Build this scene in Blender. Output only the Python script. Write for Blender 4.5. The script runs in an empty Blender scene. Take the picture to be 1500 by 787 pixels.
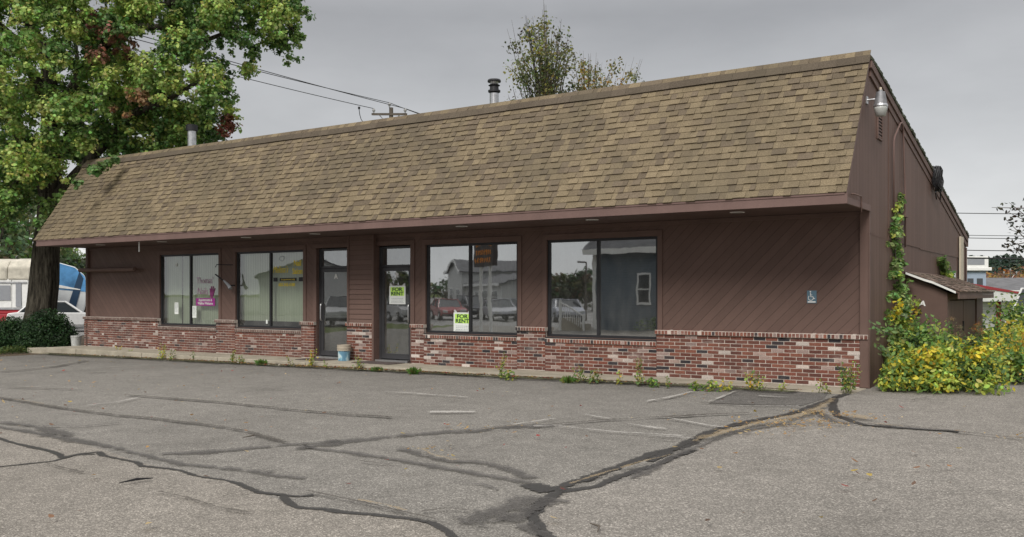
import bpy, bmesh, math, random
import numpy as np
from mathutils import Vector, Matrix
random.seed(7); rng = np.random.default_rng(7)
C = bpy.context.scene.collection
PI = math.pi
R = math.radians
# ------------------------------------------------------------------ camera model
F = 1339.0; YAW = R(33.6); CAM = Vector((3.43, -15.73, 1.51)); HY = 431.0
fx, fy = -math.sin(YAW), math.cos(YAW); rx, ry = math.cos(YAW), math.sin(YAW)
def ray(px, py):
    u = (px-750)/F; v = (HY-py)/F
    return Vector((fx+u*rx, fy+u*ry, v))
def at(px, py, t): return CAM + ray(px, py)*t
def onY(px, py, y0):
    d = ray(px, py); p = CAM + d*((y0-CAM.y)/d.y); return p.x, p.z
def onX(px, py, x0):
    d = ray(px, py); p = CAM + d*((x0-CAM.x)/d.x); return p.y, p.z
def onZ(px, py, z0):
    d = ray(px, py); return CAM + d*((z0-CAM.z)/d.z)
def g(x): return -.045+.0085*max(-30, min(12, x))
def onG(px, py):
    p = onZ(px, py, -.1)
    for _ in range(6): p = onZ(px, py, g(p.x))
    return p
WY = .08       # siding plane; the brick face is y = 0; the end wall is x = 0
SZ = 2.88; FZ = 3.035; RZ = 5.405; OV = -1.55; XL = -22.35; DY = 11.45; EZ = 3.08
SW = -.035     # sidewalk top
# ------------------------------------------------------------------ materials
def mat(name):
    m = bpy.data.materials.new(name); m.use_nodes = True
    nt = m.node_tree; nt.nodes.clear()
    out = nt.nodes.new('ShaderNodeOutputMaterial'); b = nt.nodes.new('ShaderNodeBsdfPrincipled')
    nt.links.new(b.outputs[0], out.inputs[0])
    return m, nt, b, out
def N(nt, t, **k):
    n = nt.nodes.new(t)
    for a, v in k.items():
        if a.startswith('i_'):
            key = a[2:]; key = int(key) if key.isdigit() else key.replace('_', ' ')
            n.inputs[key].default_value = v
        else: setattr(n, a, v)
    return n
def L(nt, a, b): nt.links.new(a, b)
def mth(nt, op, a, b=None, c=None, clamp=False):
    n = nt.nodes.new('ShaderNodeMath'); n.operation = op; n.use_clamp = clamp
    for i, v in enumerate((a, b, c)):
        if v is None: continue
        if isinstance(v, (int, float)): n.inputs[i].default_value = v
        else: L(nt, v, n.inputs[i])
    return n.outputs[0]
def rgb(c): return (c[0], c[1], c[2], 1)
def ramp(nt, fac, stops, interp='LINEAR'):
    r = nt.nodes.new('ShaderNodeValToRGB'); r.color_ramp.interpolation = interp
    e = r.color_ramp.elements
    while len(e) < len(stops): e.new(.5)
    for i, (p, c) in enumerate(stops):
        e[i].position = p; e[i].color = rgb(c) if not isinstance(c, (int, float)) else (c, c, c, 1)
    L(nt, fac, r.inputs[0]); return r.outputs[0]
def mixc(nt, fac, a, b, mode='MIX'):
    n = nt.nodes.new('ShaderNodeMix'); n.data_type = 'RGBA'; n.blend_type = mode
    for s, v in ((0, fac), (6, a), (7, b)):
        if isinstance(v, (int, float)): n.inputs[s].default_value = v
        elif isinstance(v, tuple): n.inputs[s].default_value = rgb(v)
        else: L(nt, v, n.inputs[s])
    return n.outputs[2]
def bump(nt, b, h, dist=.01, strength=.6):
    n = N(nt, 'ShaderNodeBump'); n.inputs['Distance'].default_value = dist; n.inputs['Strength'].default_value = strength
    L(nt, h, n.inputs['Height']); L(nt, n.outputs[0], b.inputs['Normal']); return n
def pos(nt): return N(nt, 'ShaderNodeNewGeometry').outputs['Position']
def noise(nt, scale, detail=4, rough=.6, vec=None, stretch=None):
    n = N(nt, 'ShaderNodeTexNoise'); n.inputs['Scale'].default_value = scale
    n.inputs['Detail'].default_value = detail; n.inputs['Roughness'].default_value = rough
    v = vec or pos(nt)
    if stretch:
        mp = N(nt, 'ShaderNodeMapping'); mp.inputs['Scale'].default_value = stretch; L(nt, v, mp.inputs[0]); v = mp.outputs[0]
    L(nt, v, n.inputs['Vector']); return n.outputs[0]
def simple(name, c, rough=.6, metal=0, var=.18, scale=6, spec=.3, bmp=0):
    m, nt, b, o = mat(name)
    n = noise(nt, scale)
    lo = tuple(x*(1-var) for x in c); hi = tuple(min(1, x*(1+var)) for x in c)
    L(nt, ramp(nt, n, [(.3, lo), (.7, hi)]), b.inputs['Base Color'])
    b.inputs['Roughness'].default_value = rough; b.inputs['Metallic'].default_value = metal
    b.inputs['Specular IOR Level'].default_value = spec
    if bmp: bump(nt, b, noise(nt, scale*8), bmp)
    return m
M = {}
# brown siding: mode 'diag', 'horiz', 'vert', 'plain'
def siding(name, c, mode, gw=.055, sp=.14):
    m, nt, b, o = mat(name)
    sep = N(nt, 'ShaderNodeSeparateXYZ'); L(nt, pos(nt), sep.inputs[0])
    x, y, z = sep.outputs
    if mode == 'diag':
        s = mth(nt, 'SIGN', mth(nt, 'ADD', x, 10.1))
        co = mth(nt, 'MULTIPLY', mth(nt, 'SUBTRACT', z, mth(nt, 'MULTIPLY', x, s)), .7071)
    elif mode == 'horiz': co = z
    elif mode == 'vert': co = y
    else: co = None
    col = ramp(nt, noise(nt, 1.3, 5, .6), [(.3, tuple(v*.86 for v in c)), (.7, tuple(v*1.12 for v in c))])
    streak = noise(nt, 9, 5, .65, stretch=(1, 1, .05))
    col = mixc(nt, mth(nt, 'MULTIPLY', ramp(nt, streak, [(.45, 0), (.75, 1)]), .7 if mode == 'vert' else .15), col, tuple(v*1.5 for v in c))
    if co is not None:
        f = mth(nt, 'FRACT', mth(nt, 'DIVIDE', co, sp))
        board = mth(nt, 'FLOOR', mth(nt, 'DIVIDE', co, sp))
        wn = N(nt, 'ShaderNodeTexWhiteNoise', noise_dimensions='1D'); L(nt, board, wn.inputs['W'])
        col = mixc(nt, .35, col, ramp(nt, wn.outputs[0], [(0, tuple(v*.8 for v in c)), (1, tuple(v*1.2 for v in c))]))
        gr = mth(nt, 'LESS_THAN', f, gw)
        col = mixc(nt, mth(nt, 'MULTIPLY', gr, .55), col, tuple(v*.35 for v in c))
        h = mth(nt, 'SUBTRACT', f, 0) if mode == 'horiz' else mth(nt, 'SUBTRACT', 1, gr)
        h = mth(nt, 'ADD', h, mth(nt, 'MULTIPLY', noise(nt, 60, 3, .6, stretch=(1, 1, .15) if mode == 'vert' else None), .12))
        bump(nt, b, h, .006, .7)
    else: bump(nt, b, noise(nt, 50, 3), .003, .5)
    L(nt, col, b.inputs['Base Color']); b.inputs['Roughness'].default_value = .62
    b.inputs['Specular IOR Level'].default_value = .25
    return m
BR = (.127, .080, .066)
M['diag'] = siding('diagonal_siding_paint', BR, 'diag')
M['lap'] = siding('lap_siding_paint', (.142, .090, .074), 'horiz', .06, .115)
M['vert'] = siding('vertical_siding_paint', (.125, .077, .062), 'vert', .07, .205)
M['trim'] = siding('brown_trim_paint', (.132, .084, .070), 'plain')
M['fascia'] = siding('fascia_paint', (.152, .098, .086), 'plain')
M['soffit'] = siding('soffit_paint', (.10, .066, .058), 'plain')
def attr_mat(name, rough=.85, nscale=40, amt=.3, bmp=.004, spec=.2, trans=0, dirt=None):
    m, nt, b, o = mat(name)
    a = N(nt, 'ShaderNodeAttribute', attribute_name='Col')
    n = noise(nt, nscale, 4, .7)
    col = mixc(nt, 1.0, a.outputs[0], ramp(nt, n, [(.3, 1-amt), (.7, 1+amt)]), 'MULTIPLY')
    if dirt:
        col = mixc(nt, mth(nt, 'MULTIPLY', ramp(nt, noise(nt, .8, 5, .6), [(.45, 0), (.65, 1)]), .5), col, dirt)
    L(nt, col, b.inputs['Base Color']); b.inputs['Roughness'].default_value = rough
    b.inputs['Specular IOR Level'].default_value = spec
    if bmp: bump(nt, b, n, bmp)
    if trans:
        t = N(nt, 'ShaderNodeBsdfTranslucent'); L(nt, col, t.inputs[0])
        mx = N(nt, 'ShaderNodeMixShader'); mx.inputs[0].default_value = trans
        L(nt, b.outputs[0], mx.inputs[1]); L(nt, t.outputs[0], mx.inputs[2]); L(nt, mx.outputs[0], o.inputs[0])
    return m
M['brick'] = attr_mat('brick_faces', .9, 55, .35, .006)
def lime(m):      # lime bloom and soot in broad patches over the brick
    nt = m.node_tree; b = [n for n in nt.nodes if n.type == 'BSDF_PRINCIPLED'][0]; src = b.inputs['Base Color'].links[0].from_socket
    k = mth(nt, 'MULTIPLY', ramp(nt, noise(nt, 2.2, 7, .75, stretch=(.6, 1, 2.2)), [(.54, 0), (.66, 1)]), .32)
    k2 = mth(nt, 'MULTIPLY', ramp(nt, noise(nt, 1.1, 5, .7), [(.5, 0), (.7, 1)]), .35)
    L(nt, mixc(nt, k2, mixc(nt, k, src, (.5, .44, .40)), (.05, .035, .03)), b.inputs['Base Color'])
lime(M['brick'])
M['shingle'] = attr_mat('asphalt_shingle', .95, 70, .5, .006, .1, dirt=(.10, .085, .06))
M['leaf'] = attr_mat('leaves', .5, 30, .15, 0, .3, .42)
M['card'] = attr_mat('coloured_faces', .6, 20, .08, 0)
M['mortar'] = simple('mortar', (.50, .44, .39), .95, var=.25, scale=12, bmp=.004)
M['bark'] = None
def bark():
    m, nt, b, o = mat('bark')
    n = noise(nt, 5, 6, .7, stretch=(2.2, 2.2, .35)); n2 = noise(nt, 2, 3)
    L(nt, ramp(nt, n, [(.36, (.018, .016, .013)), (.5, (.07, .062, .048)), (.68, (.15, .135, .105))]), b.inputs['Base Color'])
    b.inputs['Roughness'].default_value = .95; b.inputs['Specular IOR Level'].default_value = .1
    bump(nt, b, n, .09, 1.0); return m
M['bark'] = bark()
M['stem'] = simple('plant_stem', (.10, .11, .04), .8)
M['twig'] = simple('twig_bark', (.10, .085, .07), .9)
def asphalt(name, c, sc=1.0, warm=(1, .98, .948)):
    m, nt, b, o = mat(name)
    big = noise(nt, .35, 5, .6); mid = noise(nt, 3.5, 5, .65); fine = noise(nt, 120*sc, 2, .8)
    vo = N(nt, 'ShaderNodeTexVoronoi'); vo.inputs['Scale'].default_value = 95*sc; L(nt, pos(nt), vo.inputs['Vector'])
    cb = tuple(c[i]*warm[i] for i in range(3))
    col = ramp(nt, big, [(.3, tuple(v*.80 for v in cb)), (.7, tuple(v*1.18 for v in cb))])
    col = mixc(nt, .55, col, ramp(nt, mid, [(.3, tuple(v*.78 for v in cb)), (.72, tuple(v*1.25 for v in cb))]))
    sp = N(nt, 'ShaderNodeSeparateColor'); L(nt, vo.outputs['Color'], sp.inputs[0])
    st = ramp(nt, sp.outputs[0], [(0, .35), (.45, .8), (.72, 1.15), (.9, 1.75), (1, 2.6)])
    col = mixc(nt, .62, col, mixc(nt, 1.0, col, st, 'MULTIPLY'))
    col = mixc(nt, .5, col, mixc(nt, 1.0, col, ramp(nt, fine, [(.3, .6), (.7, 1.4)]), 'MULTIPLY'))
    # damp dark stains with shapes of their own
    stn = ramp(nt, noise(nt, .55, 6, .7, stretch=(1, .5, 1)), [(.55, 0), (.72, 1)])
    col = mixc(nt, mth(nt, 'MULTIPLY', stn, .4), col, tuple(v*.5 for v in cb))
    L(nt, col, b.inputs['Base Color']); b.inputs['Roughness'].default_value = .93
    b.inputs['Specular IOR Level'].default_value = .15
    bump(nt, b, vo.outputs['Distance'], .006, .6)
    return m
M['asphalt'] = asphalt('old_asphalt', (.180, .173, .162), 1.15)
M['asphalt_tan'] = asphalt('tan_worn_asphalt', (.212, .198, .180), 1.15)
M['asphalt_right'] = asphalt('pale_coarse_asphalt', (.203, .192, .178), 1.05)
M['asphalt_dark'] = asphalt('dark_asphalt_patch', (.12, .115, .11))
M['road'] = asphalt('road_asphalt', (.2, .2, .2))
def soft_strip(name, c, rough, cov, nsc=18, edge=.5):
    m, nt, b, o = mat(name)
    uv = N(nt, 'ShaderNodeUVMap', uv_map='UVMap'); s = N(nt, 'ShaderNodeSeparateXYZ'); L(nt, uv.outputs[0], s.inputs[0])
    d = mth(nt, 'SUBTRACT', 1, mth(nt, 'MULTIPLY', mth(nt, 'ABSOLUTE', mth(nt, 'SUBTRACT', s.outputs[0], .5)), 2))
    nn = noise(nt, nsc, 5, .7); n2 = noise(nt, 1.1, 3, .6)
    v = mth(nt, 'ADD', mth(nt, 'MULTIPLY', d, 1.3), mth(nt, 'MULTIPLY', mth(nt, 'SUBTRACT', nn, .5), 2.6))
    v = mth(nt, 'ADD', v, mth(nt, 'MULTIPLY', mth(nt, 'SUBTRACT', n2, .5), 1.6)); v = mth(nt, 'ADD', v, mth(nt, 'MULTIPLY', mth(nt, 'SUBTRACT', noise(nt, 5.5, 4, .7), .5), 1.8))
    a = mth(nt, 'MULTIPLY', ramp(nt, v, [(edge, 0), (min(.99, edge+.12), 1)]), cov)
    L(nt, ramp(nt, noise(nt, 60, 3), [(.3, tuple(x*.7 for x in c)), (.7, tuple(x*1.3 for x in c))]), b.inputs['Base Color'])
    b.inputs['Roughness'].default_value = rough; b.inputs['Specular IOR Level'].default_value = .2
    tr = N(nt, 'ShaderNodeBsdfTransparent'); mx = N(nt, 'ShaderNodeMixShader')
    L(nt, a, mx.inputs[0]); L(nt, tr.outputs[0], mx.inputs[1]); L(nt, b.outputs[0], mx.inputs[2]); L(nt, mx.outputs[0], o.inputs[0])
    return m
M['seal'] = soft_strip('crack_sealant', (.045, .043, .041), .6, .9, 14, .30)
M['crack'] = soft_strip('open_crack', (.06, .053, .045), .95, .6, 22, .6)
M['smear'] = soft_strip('faded_sealant', (.085, .08, .076), .9, .55, 9, .62)
M['paint'] = soft_strip('worn_white_paint', (.5, .48, .45), .8, .48, 26, .85)
M['straw'] = soft_strip('dry_debris', (.30, .23, .14), .95, .5, 34, .95)
def concrete():
    m, nt, b, o = mat('concrete_walk')
    n = noise(nt, 2.0, 6, .7); f = noise(nt, 90, 2, .7)
    c = ramp(nt, n, [(.3, (.25, .22, .17)), (.7, (.42, .38, .30))])
    c = mixc(nt, .4, c, mixc(nt, 1., c, ramp(nt, f, [(.3, .6), (.7, 1.3)]), 'MULTIPLY'))
    L(nt, c, b.inputs['Base Color']); b.inputs['Roughness'].default_value = .92; bump(nt, b, f, .004); return m
M['conc'] = concrete()
M['grass'] = simple('rough_grass', (.10, .12, .05), 1, var=.45, scale=1.5, bmp=.02, spec=0)
M['soil'] = simple('leafy_soil', (.10, .075, .05), .95, var=.5, scale=9, bmp=.03)
M['alu'] = simple('dark_bronze_aluminium', (.035, .035, .038), .4, .3, .1)
M['alu2'] = simple('grey_door_aluminium', (.06, .06, .064), .42, .4, .1)
M['chrome'] = simple('brushed_metal', (.6, .6, .6), .3, .9, .1)
M['galv'] = simple('galvanised_metal', (.5, .5, .51), .35, .85, .25, 9)
M['black'] = simple('black_metal', (.02, .02, .022), .5)
M['white'] = simple('white_paint', (.72, .72, .70), .6, var=.08)
M['cream'] = simple('cream_paint', (.5, .44, .34), .6, var=.1)
M['red'] = simple('red_paint', (.33, .03, .04), .5, var=.12)
M['roofgrey'] = simple('grey_shingles', (.12, .12, .125), .9, var=.25, scale=2)
M['blinds'] = None
def blinds():
    m, nt, b, o = mat('vertical_blinds')
    s = N(nt, 'ShaderNodeSeparateXYZ'); L(nt, pos(nt), s.inputs[0])
    f = mth(nt, 'FRACT', mth(nt, 'DIVIDE', s.outputs[0], .09))
    L(nt, ramp(nt, f, [(0, (.5, .52, .40)), (.12, (.70, .72, .58)), (.85, (.74, .76, .62)), (1, (.6, .62, .49))]), b.inputs['Base Color'])
    b.inputs['Roughness'].default_value = .8; bump(nt, b, mth(nt, 'PINGPONG', f, .5), .02); 
    return m
M['blinds'] = blinds()
def glass(name, refl, tint=(.8, .84, .82), wob=.0025):
    m, nt, b, o = mat(name); nt.nodes.remove(b)
    gl = N(nt, 'ShaderNodeBsdfGlossy'); gl.inputs['Roughness'].default_value = .015; gl.inputs['Color'].default_value = (.92, .95, .97, 1)
    tr = N(nt, 'ShaderNodeBsdfTransparent'); tr.inputs[0].default_value = rgb(tint)
    fr = N(nt, 'ShaderNodeFresnel'); fr.inputs[0].default_value = 1.5
    fac = mth(nt, 'ADD', fr.outputs[0], refl, clamp=True)
    bn = N(nt, 'ShaderNodeBump'); bn.inputs['Distance'].default_value = wob; bn.inputs['Strength'].default_value = 1
    L(nt, noise(nt, 1.6, 2, .5), bn.inputs['Height']); L(nt, bn.outputs[0], gl.inputs['Normal'])
    mx = N(nt, 'ShaderNodeMixShader'); L(nt, fac, mx.inputs[0]); L(nt, tr.outputs[0], mx.inputs[1]); L(nt, gl.outputs[0], mx.inputs[2])
    df = N(nt, 'ShaderNodeBsdfDiffuse'); df.inputs[0].default_value = (.5, .5, .47, 1); mx2 = N(nt, 'ShaderNodeMixShader')
    L(nt, ramp(nt, noise(nt, 3.5, 6, .7, stretch=(1, 1, .35)), [(.35, .02), (.7, .11)]), mx2.inputs[0]); L(nt, mx.outputs[0], mx2.inputs[1]); L(nt, df.outputs[0], mx2.inputs[2])
    L(nt, mx2.outputs[0], o.inputs[0]); return m
M['glass_dark'] = glass('reflective_window_glass', .42, (.5, .54, .53), .0007)
M['glass_clear'] = glass('clear_window_glass', .12, (.82, .88, .82), .0007)
M['glass_door'] = glass('door_glass', .26, (.55, .58, .57), .001)
M['tint'] = simple('dark_vehicle_glass', (.03, .035, .04), .08, 0, .05, spec=.8)
M['interior'] = simple('interior_wall', (.22, .21, .20), .9)
M['carpet'] = simple('interior_carpet', (.12, .12, .11), .95)
M['rubber'] = simple('rubber', (.025, .025, .025), .8)
M['lens'] = simple('milky_lamp_lens', (.42, .43, .41), .25, var=.1, spec=.5)
M['shedroof'] = attr_mat('mossy_old_shingles', .95, 60, .5, .006)
def flat(name, c, rough=.6, **k):
    if name not in M: M[name] = simple(name, c, rough, var=.05, **k)
    return M[name]
# ------------------------------------------------------------------ mesh building
class MB:
    def __init__(s): s.v = []; s.f = []; s.c = []
    def quad(s, a, b, c, d, col=None):
        i = len(s.v); s.v += [tuple(a), tuple(b), tuple(c), tuple(d)]; s.f.append((i, i+1, i+2, i+3)); s.c.append(col)
    def poly(s, pts, col=None):
        i = len(s.v); s.v += [tuple(p) for p in pts]; s.f.append(tuple(range(i, i+len(pts)))); s.c.append(col)
    def mesh(s, vs, fs, col=None):
        i = len(s.v); s.v += [tuple(p) for p in vs]
        for f in fs: s.f.append(tuple(i+k for k in f)); s.c.append(col)
    def hexa(s, p, col=None):      # 8 points: bottom 4 ccw, top 4 ccw
        s.mesh(p, [(3, 2, 1, 0), (4, 5, 6, 7), (0, 1, 5, 4), (1, 2, 6, 5), (2, 3, 7, 6), (3, 0, 4, 7)], col); return s
    def box(s, x0, x1, y0, y1, z0, z1, col=None):
        s.hexa([(x0, y0, z0), (x1, y0, z0), (x1, y1, z0), (x0, y1, z0), (x0, y0, z1), (x1, y0, z1), (x1, y1, z1), (x0, y1, z1)], col); return s
    def prism(s, prof, axis, a0, a1, col=None):  # prof 2D points, extruded along axis
        def P(p, a):
            if axis == 'x': return (a, p[0], p[1])
            if axis == 'y': return (p[0], a, p[1])
            return (p[0], p[1], a)
        n = len(prof); vs = [P(p, a0) for p in prof]+[P(p, a1) for p in prof]
        fs = [tuple(range(n))[::-1], tuple(range(n, 2*n))]+[(i, (i+1) % n, n+(i+1) % n, n+i) for i in range(n)]
        s.mesh(vs, fs, col); return s
    def tube(s, path, rad, seg=8, col=None, jit=0, caps=True):
        pts = [Vector(p) for p in path]; n = len(pts)
        if isinstance(rad, (int, float)): rad = [rad]*n
        up = Vector((0, 0, 1)); rings = []
        d0 = (pts[1]-pts[0]).normalized(); a = d0.cross(up)
        if a.length < .1: a = d0.cross(Vector((1, 0, 0)))
        a.normalize()
        for i in range(n):
            d = (pts[min(i+1, n-1)]-pts[max(i-1, 0)]).normalized()
            a = (a - d*a.dot(d)).normalized(); b = d.cross(a)
            rings.append([pts[i]+(a*math.cos(2*PI*k/seg)+b*math.sin(2*PI*k/seg))*rad[i]*(1+random.uniform(-jit, jit)) for k in range(seg)])
        vs = [p for r in rings for p in r]; fs = []
        for i in range(n-1):
            for k in range(seg):
                k2 = (k+1) % seg; fs.append((i*seg+k, i*seg+k2, (i+1)*seg+k2, (i+1)*seg+k))
        if caps: fs.append(tuple(range(seg))[::-1]); fs.append(tuple((n-1)*seg+k for k in range(seg)))
        s.mesh(vs, fs, col); return s
    def lathe(s, prof, cx, cy, seg=20, col=None, axis='z'):
        vs = []; fs = []
        for r, z in prof:
            for k in range(seg):
                a = 2*PI*k/seg
                if axis == 'z': vs.append((cx+r*math.cos(a), cy+r*math.sin(a), z))
                else: vs.append((cx+r*math.cos(a), z, cy+r*math.sin(a)))
        n = len(prof)
        for i in range(n-1):
            for k in range(seg):
                k2 = (k+1) % seg; fs.append((i*seg+k, i*seg+k2, (i+1)*seg+k2, (i+1)*seg+k))
        fs.append(tuple(range(seg))[::-1]); fs.append(tuple((n-1)*seg+k for k in range(seg)))
        s.mesh(vs, fs, col); return s
    def build(s, name, m, parent=None, smooth=False, bevel=0):
        me = bpy.data.meshes.new(name); me.from_pydata(s.v, [], s.f); me.update()
        if any(c is not None for c in s.c):
            at_ = me.attributes.new('Col', 'FLOAT_COLOR', 'FACE')
            at_.data.foreach_set('color', np.array([(*(c or (.5, .5, .5)), 1) for c in s.c], dtype=np.float32).ravel())
        if smooth: me.shade_smooth()
        me.materials.append(m)
        return link(name, me, parent, bevel)
def link(name, me, parent=None, bevel=0):
    o = bpy.data.objects.new(name, me); C.objects.link(o)
    if parent is not None:
        o.parent = parent
        if parent.type == 'EMPTY' and parent.get('_w'):
            o.matrix_parent_inverse = Matrix.Translation(-parent.location)
    if bevel:
        b = o.modifiers.new('bevel', 'BEVEL'); b.width = bevel; b.segments = 2; b.limit_method = 'ANGLE'
    return o
def tag(o, label=None, cat=None, group=None, kind=None):
    if label: o['label'] = label
    if cat: o['category'] = cat
    if group: o['group'] = group
    if kind: o['kind'] = kind
    return o
def thing(name, label, cat, loc=(0, 0, 0), world=True, rz=0, group=None, sc=1):
    e = bpy.data.objects.new(name, None); C.objects.link(e); e.location = loc; e.rotation_euler.z = rz; e.scale = (sc, sc, sc)
    e.empty_display_size = .2
    if world: e['_w'] = 1
    return tag(e, label, cat, group)
def copy_tree(o, parent=None):
    c = o.copy(); C.objects.link(c)
    if parent is not None: c.parent = parent
    for ch in list(o.children): copy_tree(ch, c)
    return c
def uvstrip(pts, width, name, m, lift, kind='structure'):
    """irregular strip draped on the ground along world points; width in metres (list or number)"""
    P = []
    for i in range(len(pts)-1):     # resample with a small wander
        a, b = Vector(pts[i]), Vector(pts[i+1]); n = max(1, int((b-a).length/.25))
        for k in range(n): P.append((a+(b-a)*k/n, (i+k/n)))
    P.append((Vector(pts[-1]), len(pts)-1))
    vs, fs, uv = [], [], []; ln = 0
    for i, (p, s_) in enumerate(P):
        d = (P[min(i+1, len(P)-1)][0]-P[max(i-1, 0)][0]); d.z = 0; d.normalize(); nrm = Vector((-d.y, d.x, 0))
        w = width*random.uniform(.75, 1.25)*.5; q = p+nrm*random.uniform(-.012, .012)
        if i: ln += (P[i][0]-P[i-1][0]).length
        for sgn, u in ((-1, 0), (1, 1)):
            v = q+nrm*w*sgn; vs.append((v.x, v.y, g(v.x)+lift)); uv.append((u, ln))
    for i in range(len(P)-1): fs.append((2*i, 2*i+1, 2*i+3, 2*i+2))
    return vs, fs, uv
def strips(name, m, lines, lift):
    V_, F_, U_ = [], [], []
    for pts, w in lines:
        v, f, u = uvstrip(pts, w, name, m, lift); k = len(V_); V_ += v; U_ += u; F_ += [tuple(i+k for i in q) for q in f]
        lift += .0004
    me = bpy.data.meshes.new(name); me.from_pydata(V_, [], F_); me.update()
    ul = me.uv_layers.new(name='UVMap')
    for lp in me.loops: ul.data[lp.index].uv = U_[lp.vertex_index]
    me.materials.append(m); o = link(name, me); o['kind'] = 'structure'; return o
# leaves ---------------------------------------------------------------
MAPLE = np.array([(0, -.5), (.28, -.42), (.5, -.02), (.26, .02), (.3, .34), (.08, .2), (0, .55), (-.08, .2), (-.3, .34), (-.26, .02), (-.5, -.02), (-.28, -.42)])
OVAL = np.array([(0, -.5), (.24, -.2), (.25, .15), (0, .5), (-.25, .15), (-.24, -.2)])
NARROW = np.array([(0, -.5), (.11, -.1), (.09, .2), (0, .5), (-.09, .2), (-.11, -.1)])
DIAM = np.array([(0, -.5), (.36, 0), (0, .5), (-.36, 0)])
def leaves(name, Cn, Nn, S, col, tmpl, m, parent=None, fold=.12, cols=True):
    Cn = np.asarray(Cn, float); Nn = np.asarray(Nn, float); S = np.asarray(S, float); n = len(Cn); k = len(tmpl)
    Nn = Nn/np.maximum(1e-6, np.linalg.norm(Nn, axis=1))[:, None]
    r = rng.normal(size=(n, 3)); T = np.cross(Nn, r); T /= np.maximum(1e-6, np.linalg.norm(T, axis=1))[:, None]; B = np.cross(Nn, T)
    V_ = Cn[:, None, :] + S[:, None, None]*(tmpl[None, :, 0, None]*T[:, None, :] + tmpl[None, :, 1, None]*B[:, None, :]
         - fold*np.abs(tmpl[None, :, 0, None])*2*Nn[:, None, :])
    me = bpy.data.meshes.new(name); me.vertices.add(n*k); me.vertices.foreach_set('co', V_.reshape(-1).astype(np.float32))
    me.loops.add(n*k); me.loops.foreach_set('vertex_index', np.arange(n*k, dtype=np.int32))
    me.polygons.add(n); me.polygons.foreach_set('loop_start', np.arange(0, n*k, k, dtype=np.int32))
    me.polygons.foreach_set('loop_total', np.full(n, k, dtype=np.int32)); me.update(calc_edges=True)
    a = me.attributes.new('Col', 'FLOAT_COLOR', 'FACE')
    cc = np.ones((n, 4), np.float32); cc[:, :3] = np.clip(col, 0, 1); a.data.foreach_set('color', cc.ravel())
    me.materials.append(m); return link(name, me, parent)
def cluster(c, r, n, base, size, upb=.6, var=.3, shell=.55, sq=.75):
    d = rng.normal(size=(n, 3)); d /= np.linalg.norm(d, axis=1)[:, None]
    rad = r*(shell+(1-shell)*rng.random(n)**.7); rad *= 1+.35*np.sin(d[:, 0]*5+d[:, 1]*4+c[0]*7)
    p = np.array(c)+d*rad[:, None]*np.array([1, 1, sq])
    nn = d*.8+np.array([0, 0, upb])+rng.normal(size=(n, 3))*.45
    s = size*(.7+.6*rng.random(n))
    col = np.array(base)[None, :]*(1+var*(rng.random((n, 1))*2-1))*(1+.12*rng.normal(size=(n, 3)))
    return p, nn, s, col
class Fol:
    def __init__(s): s.a = []
    def add(s, *a, **k): s.a.append(cluster(*a, **k))
    def raw(s, p, nn, sz, col): s.a.append((np.array(p, float), np.array(nn, float), np.array(sz, float), np.array(col, float)))
    def build(s, name, tmpl, m, parent=None, **k):
        z = [np.concatenate([q[i] for q in s.a]) for i in range(4)]
        return leaves(name, z[0], z[1], z[2], z[3], tmpl, m, parent, **k)
def text(name, s, size, m, parent, loc, rot=(PI/2, 0, 0), align='CENTER', shear=0, extr=.002, bold=0, sx=1, sp=1):
    cu = bpy.data.curves.new(name, 'FONT'); cu.body = s; cu.size = size; cu.align_x = align; cu.align_y = 'CENTER'
    cu.shear = shear; cu.extrude = extr; cu.offset = bold; cu.space_line = sp
    t = bpy.data.objects.new('tmp', cu); C.objects.link(t); bpy.context.view_layer.update()
    dg = bpy.context.evaluated_depsgraph_get(); me = bpy.data.meshes.new_from_object(t.evaluated_get(dg)); 
    bpy.data.objects.remove(t); bpy.data.curves.remove(cu)
    mw = Matrix.Translation(loc) @ Matrix.Rotation(rot[2], 4, 'Z') @ Matrix.Rotation(rot[0], 4, 'X') @ Matrix.Diagonal((sx, 1, 1, 1))
    me.transform(mw); me.materials.clear(); me.materials.append(m); me.name = name
    return link(name, me, parent)
# ================================================================== THE SHOP BUILDING
B = thing('commercial_building', 'long brown one storey building with tan shingled mansard front above brick base', 'building', (XL/2, 0, 0))
WIN = [(-18.86, -16.36), (-15.68, -13.2), (-9.36, -6.93), (-6.22, -3.79)]; WT, WB = 2.60, .655
DOORS = [(-12.74, -11.70), (-10.80, -9.80)]
def holed(mb, x0, x1, z0, z1, y, holes, depth):
    xs = sorted({x0, x1, *[h[0] for h in holes], *[h[1] for h in holes]}); zs = sorted({z0, z1, *[h[2] for h in holes], *[h[3] for h in holes]})
    for i in range(len(xs)-1):
        for j in range(len(zs)-1):
            cx, cz = (xs[i]+xs[i+1])/2, (zs[j]+zs[j+1])/2
            if any(h[0] < cx < h[1] and h[2] < cz < h[3] for h in holes): continue
            mb.quad((xs[i], y, zs[j]), (xs[i+1], y, zs[j]), (xs[i+1], y, zs[j+1]), (xs[i], y, zs[j+1]))
            mb.quad((xs[i], y+depth, zs[j]), (xs[i], y+depth, zs[j+1]), (xs[i+1], y+depth, zs[j+1]), (xs[i+1], y+depth, zs[j]))
    for a, b, c, d in holes:
        mb.quad((a, y, c), (a, y+depth, c), (a, y+depth, d), (a, y, d)); mb.quad((b, y, d), (b, y+depth, d), (b, y+depth, c), (b, y, c))
        mb.quad((a, y, d), (a, y+depth, d), (b, y+depth, d), (b, y, d)); mb.quad((a, y, c), (b, y, c), (b, y+depth, c), (a, y+depth, c))
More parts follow.
